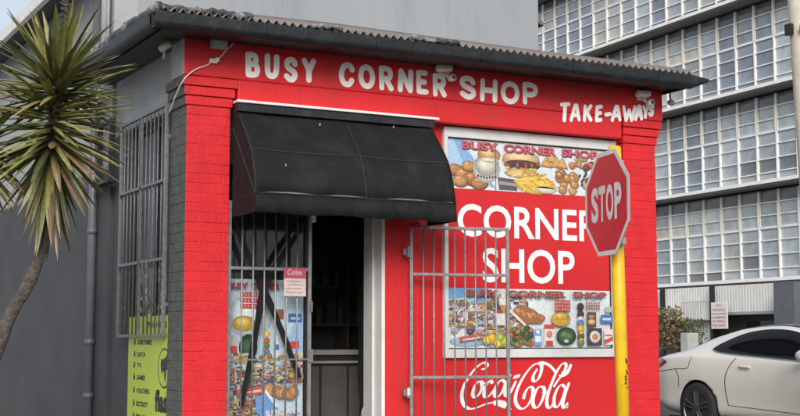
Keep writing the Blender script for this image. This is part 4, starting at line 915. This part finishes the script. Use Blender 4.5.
def rosette(b, c, n, L, el_lo, el_hi, brown, seed, spread=.05, droop=(.1, .45)):
    rr = random.Random(seed)
    for k in range(n):
        f_ = k / n; el = R(el_hi + (el_lo - el_hi) * f_ ** .8 + rr.uniform(-8, 8)); az = k * 2.39996 + rr.uniform(-.2, .2)
        z = c[2] + spread * (1 - 2 * f_); is_b = rr.random() < brown * (f_ ** 1.5) * 1.6
        col = rr.choice(BROWNS if is_b else GREENS); ll = L * rr.uniform(.78, 1.12)
        leaf(b, (c[0] + .04 * math.cos(az), c[1] + .04 * math.sin(az), z), az, el, ll, rr.uniform(.040, .062), rr.uniform(*droop) * (1.5 if el < 0 else 1), col, (.2, .14, .06))
b = MB(); rosette(b, (-1.28, -.68, 3.18), 125, .54, -8, 72, .12, 1, .12); tag(b.build('crown', yu), 'upper green rosette of sword leaves')
b = MB(); rosette(b, (-1.30, -.67, 2.86), 125, .60, -26, 30, .2, 2, .2, (.05, .35)); b.build('crown', yu)
b = MB(); rosette(b, (-1.31, -.66, 2.58), 58, .60, -82, -22, .55, 3, .16, (.1, .4)); tag(b.build('dead_leaves', yu), 'skirt of brown drooping dead leaves')
b = MB(); b.tube(smooth_line([(-2.02, -.34, .05), (-2.10, -.38, .9), (-2.0, -.42, 1.8), (-1.82, -.42, 2.6)], 3), [.04, .04, .038, .038, .036, .036, .034, .033, .032, .03], 'bark', 8); b.build('branch', yu)
b = MB(); rosette(b, (-1.82, -.42, 2.62), 90, .46, -60, 60, .4, 5, .12, (.1, .45)); tag(b.build('crown', yu), 'smaller side rosette at the left edge')
b = MB(); b.tube(smooth_line([(-1.27, -.68, 3.25), (-1.24, -.69, 3.6), (-1.22, -.68, 3.88)]), .010, 'bark', 6); rr = random.Random(6)
for k in range(46):
    z = 3.58 + rr.random() * .3; a_ = rr.uniform(0, 6.28); r_ = rr.uniform(.03, .08) * (1.2 - (z - 3.55) * 2)
    b.tube([(-1.235, -.687, z), (-1.235 + r_ * math.cos(a_), -.687 + r_ * math.sin(a_), z + .02)], [.004, .009], 'bark', 5)
b.build('flower_stalk', yu)

# ---------------------------------------------------------------- car
car = thing('car', 'white two door coupe with tinted windows beside the red shop', 'car', (7.60 + .885, 2.285 + 1.06, .0), R(-90))
# local x runs from tail (0) to nose (4.69); local -y is the side towards the shop
def interp(tab, x):
    for (a, va), (c, vc) in zip(tab, tab[1:]):
        if x <= c: t = (x - a) / (c - a); t = t * t * (3 - 2 * t) * .35 + t * .65; return va + (vc - va) * t
    return tab[-1][1]
WT = [(0, .60), (.05, .74), (.15, .82), (.4, .875), (1.06, .905), (2.0, .885), (3.0, .88), (3.9, .90), (4.3, .84), (4.55, .72), (4.66, .55), (4.69, .45)]
ZT = [(0, .78), (.04, .93), (.12, 1.015), (.3, 1.04), (.52, 1.075), (.75, 1.15), (1.1, 1.265), (1.5, 1.36), (1.9, 1.40), (2.25, 1.402), (2.55, 1.37), (2.9, 1.24), (3.25, 1.05), (3.45, .97), (3.8, .91), (4.2, .83), (4.45, .76), (4.6, .68), (4.69, .58)]
ZB = [(0, .46), (.08, .34), (.25, .27), (.6, .22), (1.5, .19), (3.4, .19), (4.2, .2), (4.6, .24), (4.69, .34)]
BELT = [(0, .74), (.04, .86), (.12, .945), (.4, .985), (1.0, 1.0), (1.6, .985), (2.4, .945), (3.2, .91), (3.8, .86), (4.3, .77), (4.6, .66), (4.69, .55)]
xs = [0, .03, .08, .16, .28, .42, .58, .75, .9, 1.06, 1.25, 1.5, 1.75, 2.0, 2.25, 2.5, 2.75, 3.0, 3.2, 3.4, 3.6, 3.9, 4.15, 4.35, 4.5, 4.6, 4.66, 4.69]
rings = []
for x in xs:
    wd, zt, zb, zl = interp(WT, x), interp(ZT, x), interp(ZB, x), interp(BELT, x); h = zl - zb; gh = max(zt - zl, .01)
    cab = min(1, max(0, (gh - .06) / .25))
    half = [(.0, zb), (wd * .55, zb), (wd * .90, zb + .012), (wd * .985, zb + h * .16), (wd * .978, zb + h * .30), (wd * .992, zb + h * .48), (wd, zb + h * .68), (wd * .985, zb + h * .82), (wd * .955, zl - .012)]
    wb = wd * (.90 * (1 - cab) + .875 * cab); we = wd * (.66 * (1 - cab) + (.665) * cab)
    half += [(wb, zl + gh * .10 * cab + gh * .35 * (1 - cab)), ((wb * .5 + we * .5) * (1 + .02 * cab), zl + gh * (.52 * cab + .7 * (1 - cab))), (we, zl + gh * (.88 * cab + .9 * (1 - cab))), (we * .86, zl + gh * .955), (wd * .3, zt - .004), (0, zt)]
    rings.append([(x, -y, z) for y, z in half] + [(x, y, z) for y, z in half[-2:0:-1]])
n_ = len(rings[0]); b = MB()
b.add([v for r_ in rings for v in r_], [(i * n_ + k, i * n_ + (k + 1) % n_, (i + 1) * n_ + (k + 1) % n_, (i + 1) * n_ + k) for i in range(len(xs) - 1) for k in range(n_)] + [tuple(range(n_))[::-1], tuple((len(xs) - 1) * n_ + k for k in range(n_))], 'car')
body = b.build('body', car, local=True, smooth=True)
ss = body.modifiers.new('sub', 'SUBSURF'); ss.levels = 2; ss.render_levels = 2
cut = MB()
for x in (1.06, 3.90):
    for sgn in (-1, 1): cut.lathe([(.0, 0), (.365, 0), (.365, .40), (0, .40)], (x, -.98 if sgn < 0 else .58, .335), 'y', 'car_black', 48)
co = cut.build('cutter'); co.parent = car
dg = bpy.context.evaluated_depsgraph_get(); bpy.context.view_layer.update()
solid = bpy.data.meshes.new_from_object(body.evaluated_get(bpy.context.evaluated_depsgraph_get()))
bvh = BVHTree.FromPolygons([v.co for v in solid.vertices], [tuple(p.vertices) for p in solid.polygons])
bo = body.modifiers.new('arches', 'BOOLEAN'); bo.operation = 'DIFFERENCE'; bo.object = co; bo.solver = 'EXACT'; bo.material_mode = 'TRANSFER'
bpy.context.view_layer.update()
final = bpy.data.meshes.new_from_object(body.evaluated_get(bpy.context.evaluated_depsgraph_get()))
body.modifiers.clear(); body.data = final; bpy.data.objects.remove(co)
for p in final.polygons: p.use_smooth = True
def on_side(x, z, s, e=.004):
    h = bvh.ray_cast(Vector((x, 2.0 * s, z)), Vector((0, -s, 0)))
    if h[0] is None: return Vector((x, .5 * s, z))
    return h[0] + h[1] * (e if h[1].y * s > 0 else -e)
def on_top(x, y, e=.004):
    h = bvh.ray_cast(Vector((x, y, 3)), Vector((0, 0, -1)))
    if h[0] is None: return Vector((x, y, .8))
    return h[0] + h[1] * (e if h[1].z > 0 else -e)
def patch_side(lo, hi, s, m, nx=40, nz=10, e=.004):
    b = MB(); x0, x1 = lo[0][0], lo[-1][0]; vs = []
    for i in range(nx + 1):
        x = x0 + (x1 - x0) * i / nx; a, c = interp2(lo, x), interp2(hi, x)
        for j in range(nz + 1): vs.append(on_side(x, a + (c - a) * j / nz, s, e))
    b.add(vs, [(i * (nz + 1) + j, (i + 1) * (nz + 1) + j, (i + 1) * (nz + 1) + j + 1, i * (nz + 1) + j + 1) for i in range(nx) for j in range(nz)], m); return b
def interp2(tab, x):
    pts = smooth_line(tab, 8)
    for (a, va), (c, vc) in zip(pts, pts[1:]):
        if x <= c + 1e-9: return va + (vc - va) * ((x - a) / (c - a) if c > a else 0)
    return pts[-1][1]
LO = [(1.22, 1.085), (1.35, 1.045), (1.7, 1.015), (2.2, .985), (2.7, .955), (3.08, .935)]
HI = [(1.22, 1.09), (1.35, 1.165), (1.7, 1.285), (2.1, 1.33), (2.5, 1.30), (2.8, 1.18), (3.08, .94)]
for s in (-1, 1):
    o = patch_side(LO, HI, s, 'car_glass').build('side_window', car, local=True, smooth=True)
    b = MB(); b.tube([on_side(x, z, s, .006) for x, z in smooth_line(LO)], .007, 'chrome', 6); b.build('trim', o, local=True, smooth=True)
    dpts = [(1.62, .40), (1.58, .6), (1.60, .8), (1.72, .98)]; fpts = [(3.02, .93), (3.06, .7), (3.0, .34)]
    b = MB(); b.tube([on_side(x, z, s, .0) for x, z in smooth_line(dpts)], .006, 'car_black', 5); b.tube([on_side(x, z, s, 0) for x, z in smooth_line(fpts)], .006, 'car_black', 5); b.tube([on_side(1.62 + 1.38 * k / 20, .40 - .06 * k / 20, s, 0) for k in range(21)], .004, 'car_black', 5)
    b.build('door_gap', car, local=True)
    b = MB(); b.tube([on_side(x, z, s, 0) for x, z in smooth_line([(.10, .79), (.36, .80), (.62, .83)])], .005, 'car_black', 5); b.tube([on_side(x, z, s, 0) for x, z in smooth_line([(.62, .83), (.70, .74), (.70, .60)])], .005, 'car_black', 5); b.build('bumper_gap', car, local=True)
    b = MB(); b.tube([on_side(x, z, s, 0) for x, z in smooth_line([(.92, .99), (.90, .90), (.86, .84), (.62, .83)])], .005, 'car_black', 5); b.build('panel_gap', car, local=True)
    b = MB(); b.tube([on_side(1.50 + k * .1, .255, s, -.002) for k in range(20)], .022, 'car_black', 6); b.build('sill', car, local=True, smooth=True)
    b = MB(); b.tube([on_side(1.82 + k * .025, .875 - k * .001, s, .028) for k in range(9)], [.008, .014, .016, .016, .016, .016, .016, .014, .008], 'car', 8); b.build('handle', car, local=True, smooth=True)
    b = MB(); pts = [on_side(3.0, .97, s, .01), on_side(3.0, .97, s, .01) + Vector((0, s * .10, .02))]; b.tube(pts, .025, 'car_black', 8); b.build('mirror_arm', car, local=True)
    b = MB(); c_ = on_side(3.0, .97, s, .01) + Vector((-.04, s * .18, .045)); vs = []
    for i in range(9):
        th_ = math.pi * i / 8
        for k in range(14): ph = 2 * math.pi * k / 14; vs.append(c_ + Vector((-.09 * math.cos(th_) * 1.0 + .02, .115 * math.sin(th_) * math.cos(ph), .075 * math.sin(th_) * math.sin(ph))))
    b.add(vs, [(i * 14 + k, i * 14 + (k + 1) % 14, i * 14 + 14 + (k + 1) % 14, i * 14 + 14 + k) for i in range(8) for k in range(14)], 'car'); mo = b.build('mirror', car, local=True, smooth=True)
    # tail light wrapping round the corner
    b = MB(); vs = []
    for i in range(13):
        x = .015 + .42 * i / 12; zc = .885 + .03 * (i / 12); hh = .085 * (1 - (i / 12) ** 2.2) + .004
        for j in range(5): vs.append(on_side(x, zc - hh + 2 * hh * j / 4, s, .006))
    b.add(vs, [(i * 5 + j, i * 5 + 5 + j, i * 5 + 6 + j, i * 5 + 1 + j) for i in range(12) for j in range(4)], 'tail'); b.build('tail_light', car, local=True, smooth=True)
    b = MB(); vs = []
    for i in range(11):
        x = 4.12 + .42 * i / 10; zc = .70 - .03 * i / 10; hh = .05 * math.sin(math.pi * (.15 + .75 * i / 10))
        for j in range(5): vs.append(on_side(x, zc - hh + 2 * hh * j / 4, s, .006))
    b.add(vs, [(i * 5 + j, i * 5 + 5 + j, i * 5 + 6 + j, i * 5 + 1 + j) for i in range(10) for j in range(4)], 'head'); b.build('headlight', car, local=True, smooth=True)
def patch_top(x0, x1, wfun, m, nx=14, ny=14):
    b = MB(); vs = []
    for i in range(nx + 1):
        x = x0 + (x1 - x0) * i / nx; wd = wfun(i / nx)
        for j in range(ny + 1): vs.append(on_top(x, -wd + 2 * wd * j / ny))
    b.add(vs, [(i * (ny + 1) + j, (i + 1) * (ny + 1) + j, (i + 1) * (ny + 1) + j + 1, i * (ny + 1) + j + 1) for i in range(nx) for j in range(ny)], m); return b
patch_top(.72, 1.42, lambda t: .60 - .06 * t, 'car_glass').build('rear_window', car, local=True, smooth=True)
patch_top(2.62, 3.26, lambda t: .52 + .12 * t, 'car_glass').build('windscreen', car, local=True, smooth=True)
patch_top(1.52, 2.55, lambda t: .50, 'car_glass').build('roof_panel', car, local=True, smooth=True)
def wheel(x, s):
    yw = s * .80
    t = MB(); t.lathe([(.225, -.105), (.30, -.115), (.325, -.09), (.332, -.05), (.332, .05), (.325, .09), (.30, .115), (.225, .105)], (0, 0, 0), 'y', 'tyre', 40)
    w_ = t.build('wheel', car, local=True, smooth=True); w_.location = (x, yw, .335)
    r_ = MB(); r_.lathe([(.0, s * .02), (.20, s * .02), (.228, s * .085), (.245, s * .108), (.236, s * .112), (.222, s * .09), (.06, s * .075), (.0, s * .08)], (0, 0, 0), 'y', 'car_black', 40)
    r_.lathe([(.224, s * .1), (.243, s * .116), (.232, s * .119), (.220, s * .104)], (0, 0, 0), 'y', 'rim', 40)
    for k in range(5):
        a = 2 * math.pi * k / 5 + .3
        for da in (-.11, .11):
            p0 = (.045 * math.cos(a + da * 3), s * .108, .045 * math.sin(a + da * 3)); p1 = (.228 * math.cos(a + da * 1.4), s * .105, .228 * math.sin(a + da * 1.4)); r_.tube([p0, ((p0[0] + p1[0]) / 2, s * .114, (p0[2] + p1[2]) / 2), p1], [.022, .016, .019], 'rim', 8)
    r_.lathe([(0, s * .09), (.05, s * .09), (.045, s * .125), (0, s * .128)], (0, 0, 0), 'y', 'rim', 16)
    r_.build('rim', w_, local=True)
for x in (1.06, 3.90):
    for s in (-1, 1): wheel(x, s)
b = MB(); b.box(.3, 4.3, -.72, .72, .16, .215, 'car_black'); b.build('underbody', car, local=True)

# ---------------------------------------------------------------- office block across the side street
OT = 30.75
of = thing('office_block', 'grey glazed office block with white floor bands across the street', 'office building', (OT, 28.7, 0), R(-2.4))
# local x goes away from the street, y along the facade
PITCH = 1.075; NB = 24; YS = -10.1; FH = 3.57; Z1_ = 3.33
YE = YS + PITCH * NB
b = MB(); b.box(1.15, 12, YS - 6, YE + 6, 0, 17.8, 'conc'); b.build('wall', of, local=True)
for f_ in range(5):
    z = Z1_ + FH * f_
    b = MB(); b.box(-.0, 1.15, YS - 6, YE + 6, z - .06, z + .10, 'soffit'); b.box(-.06, .0, YS - 6, YE + 6, z + .0, z + .13, 'office_white'); b.build('floor_band', of, local=True)
# one window bay = mullion, transoms and six panes (from the sill up)
rows = [.17, .52, 1.04, 1.56, 2.03, 2.50, 2.97]
TOPZ = 3.42
def frame_mesh():
    b = MB(); x0 = .02
    b.box(x0 - .05, x0 + .045, -.036, .036, .12, TOPZ, 'office_white'); b.box(x0 - .052, x0 - .02, -.075, -.037, 2.05, 2.97, 'office_cream'); b.box(x0 - .052, x0 - .02, .037, .075, 2.05, 2.97, 'office_cream')
    for z in rows[1:]:
        h = .042 if abs(z - 2.03) < .01 else .020
        b.box(x0 - (.03 if h > .03 else .02), x0 + .05, .05, PITCH - .05, z - h, z + h, 'office_white')
    return b
def pane_mesh(v):
    rr = random.Random(v); b = MB(); zz = rows + [TOPZ]
    base = [(.40, .45, .48), (.37, .42, .45), (.43, .475, .49), (.38, .43, .46), (.33, .385, .43), (.25, .295, .35), (.46, .485, .49)][v % 7]
    for i, (a, c) in enumerate(zip(zz, zz[1:])):
        k = rr.uniform(.85, 1.12)
        col = tuple(x * k for x in base)
        if rr.random() < .06 and v % 7 != 5: col = (.58, .56, .51)
        if rr.random() < .08: col = (.17, .185, .20)
        if i == len(zz) - 2: col = (.15, .155, .165)  # top pane darkened: shade under the floor band put into its colour
        b.box(.055, .065, .045, PITCH - .045, a, c, 'office_glass', col)
    return b
fr0 = frame_mesh().build('window_frame', None, local=True); panes = [pane_mesh(v).build('window', of, local=True) for v in range(7)]
used = set(); rr = random.Random(17); first_frame = True
for f_ in range(4):
    run = 0; v = 0
    for k in range(NB):
        if run <= 0: v = rr.choices(range(7), (5, 4, 4, 4, 2, 2, 3))[0]; run = rr.choice((1, 1, 2, 2, 3))
        run -= 1
        if v not in used: o = panes[v]; used.add(v)
        else: o = panes[v].copy(); C.objects.link(o)
        o.parent = of; o.location = (.70, YS + k * PITCH, Z1_ + FH * f_)
        if first_frame: c = fr0; first_frame = False
        else: c = fr0.copy(); C.objects.link(c)
        c.parent = o; c.location = (0, 0, 0)
for v in range(7):
    if v not in used: bpy.data.objects.remove(panes[v])
b = MB(); rr = random.Random(23)
for y0 in [YS - PITCH * (k + 1) for k in range(5)] + [YE + PITCH * k for k in range(5)]:
    for f_ in range(4):
        for src in (frame_mesh(), pane_mesh(rr.choice((0, 0, 1, 2, 3, 4, 6)))):
            o_ = len(b.v); b.v += [(x + .70, y + y0, z + Z1_ + FH * f_) for x, y, z in src.v]
            mp = [b.mi(m) for m in src.mats]; b.f += [tuple(i + o_ for i in f) for f in src.f]; b.m += [mp[k] for k in src.m]; b.c += src.c
tag(b.build('window', of, local=True), kind='stuff')
b = MB(); b.box(-.3, 12.2, YS - 6.2, YE + 6.2, 17.8, 18.2, 'office_white'); b.build('roof', of, local=True)
# ground floor: white cladding, posts, dark sheet for the shaded openings, shutters
b = MB(); y = YS - 6
while y < YE + 5.7:
    b.box(-.22, -.17, y, y + .10, 2.25, 3.24, 'clad'); b.box(-.205, -.17, y + .10, y + .16, 2.25, 3.24, 'clad'); y += .16
b.build('cladding', of, local=True)
b = MB(); b.box(-.24, -.13, YS - 6, YE + 6, 2.14, 2.25, 'grey'); b.build('cladding_edge', of, local=True)
for y in (-9.6, -4.72, -.98, 2.1, 6.5, 11.0): MB().box(-.36, -.245, y - .09, y + .09, .06, 3.27, 'car_black').build('post', of, local=True)
b = MB(); b.box(.35, .60, YS - 6, YE + 6, .06, 2.14, 'dark'); b.build('shade_sheet', of, local=True)  # dark sheet standing in for the shadow in the parking openings
b = MB(); y = -.85
while y < .75: b.box(-.15, -.095, y, y + .09, .06, 1.92, 'clad'); b.box(-.13, -.095, y + .09, y + .13, .06, 1.92, 'clad'); y += .13
b.build('shutter', of, local=True)
b = MB(); b.box(.30, .345, -4.4, -2.2, .06, 1.9, 'glass_dark'); b.build('door', of, local=True)
def on_office(x, y, z):
    a = R(-2.4); return (OT + x * math.cos(a) - y * math.sin(a), 28.7 + x * math.sin(a) + y * math.cos(a), z)
vt = thing('vent_box', 'grey slatted vent box under the white office cladding', 'vent', on_office(-.52, -.15, 1.95), R(-2.4))
MB().box(-.05, .22, -.78, .72, 0, .72, 'grey').build('body', vt, local=True)
for k in range(14): MB().box(-.07, -.051, -.74 + k * .105, -.69 + k * .105, .03, .69, 'clad').build('slat', vt, local=True)
ac = thing('air_conditioner', 'small beige air conditioner left of the slatted vent box', 'air conditioner', on_office(-.55, 1.25, 1.98), R(-2.4))
MB().box(0, .28, -.45, .5, 0, .5, 'cream').build('body', ac, local=True, bevel=.02); MB().box(-.012, -.001, -.38, .05, .1, .4, 'grey').build('grille', ac, local=True)
ns = thing('notice_board', 'white notice board with red writing on a dark post before the office', 'sign', on_office(-.5, -1.55, 0), R(-2.4))
MB().box(.0, .03, -.52, .42, 1.62, 2.62, 'white').build('board', ns, local=True, bevel=.01)
MB().box(.035, .10, .40, .52, .06, 3.1, 'car_black').build('post', ns, local=True)
b = MB(); A = Art(b, lambda u, v, l: (-.001 - l, u, v), .001)
for s_, z, a, c in (('NO', 2.44, .10, -.18), ('PARKING', 2.28, .32, -.40), ('CLAMPING', 2.0, .34, -.42), ('IN FORCE', 1.86, .32, -.40), ('TOW AWAY', 1.70, .34, -.42)): A.text(s_, a, z, c, z + .10, (.45, .16, .16), 'art', .01)
A.rect(.36, 2.17, -.46, 2.20, (.3, .3, .3)); b.build('lettering', ns, local=True)
# planting in front of the office
def shrub(loc, h, n, cols, label, seed):
    rr = random.Random(seed); t = thing('shrub', label, 'shrub', loc, 0, 'shrubs by the office planter'); b = MB()
    for k in range(7): a = rr.uniform(0, 6.28); b.tube([(0, 0, 0), (.15 * math.cos(a), .15 * math.sin(a), h * .4), (.38 * math.cos(a), .38 * math.sin(a), h * .9)], [.02, .014, .006], 'bark', 5)
    b.build('stem', t, local=True); b = MB()
    for k in range(n):
        a = rr.uniform(0, 6.28); z = h * rr.uniform(.2, 1.05); r_ = .55 * math.sqrt(rr.random()) * (1.1 - .5 * abs(z / h - .55)); p = Vector((r_ * math.cos(a), r_ * math.sin(a), z))
        d = Vector((rr.gauss(0, 1), rr.gauss(0, 1), rr.gauss(.3, .7))).normalized(); q = d.cross(Vector((rr.gauss(0, 1), rr.gauss(0, 1), rr.gauss(0, 1)))).normalized(); L = rr.uniform(.09, .20)
        b.add([p, p + d * L * .5 + q * L * .2, p + d * L, p + d * L * .5 - q * L * .2], [(0, 1, 2, 3)], 'shrub', rr.choice(cols))
    b.build('foliage', t, local=True)
shrub((26.9, 26.1, .5), 1.75, 900, [(.24, .11, .04), (.12, .12, .05), (.16, .14, .06), (.10, .10, .04), (.18, .09, .04)], 'rusty orange and green shrub left of the office shutter', 3)
shrub((27.6, 25.8, .5), 1.35, 800, [(.10, .12, .05), (.14, .15, .06), (.07, .09, .04)], 'dull green shrub behind the white car tail', 4)
shrub((26.2, 26.5, .5), 1.7, 700, [(.10, .12, .05), (.07, .09, .045), (.16, .13, .05)], 'dark green shrub beside the red shop edge', 5)
pl = thing('planter', 'pale concrete planter below the shrubs', 'planter', (26.9, 26.2, .06))
MB().box(25.8, 28.2, 25.3, 27.0, .06, .55, 'conc').build('box', pl, bevel=.02)
MB().box(26.75, 27.25, 24.9, 25.29, .06, 1.45, 'conc').build('pier', pl, bevel=.02)
co_ = thing('column', 'dark blue grey column at the office corner behind the car', 'column', on_office(-.8, -5.75, 0), R(-2.4))
MB().box(-.3, .6, -.55, .5, 0, 3.2, 'pipe').build('shaft', co_, local=True, bevel=.02); MB().box(-.34, .64, -.59, .54, .06, .35, 'car_black').build('base', co_, local=True)

# leaning concrete pole at the right edge
up = thing('utility_pole', 'weathered beige concrete pole leaning at the right edge', 'pole', (7.03, -.47, 0))
b = MB(); b.tube([(7.03, -.47, 0), (6.945, -.45, 2.2), (6.815, -.42, 4.9), (6.72, -.40, 7.5)], [.15, .14, .118, .10], 'pole', 20); b.build('shaft', up, smooth=True)
b = MB(); b.box(6.655, 6.70, -.45, -.36, 4.50, 4.62, 'car_black'); b.box(6.69, 6.91, -.56, -.545, 4.52, 4.58, 'dark_steel'); b.build('band', up)
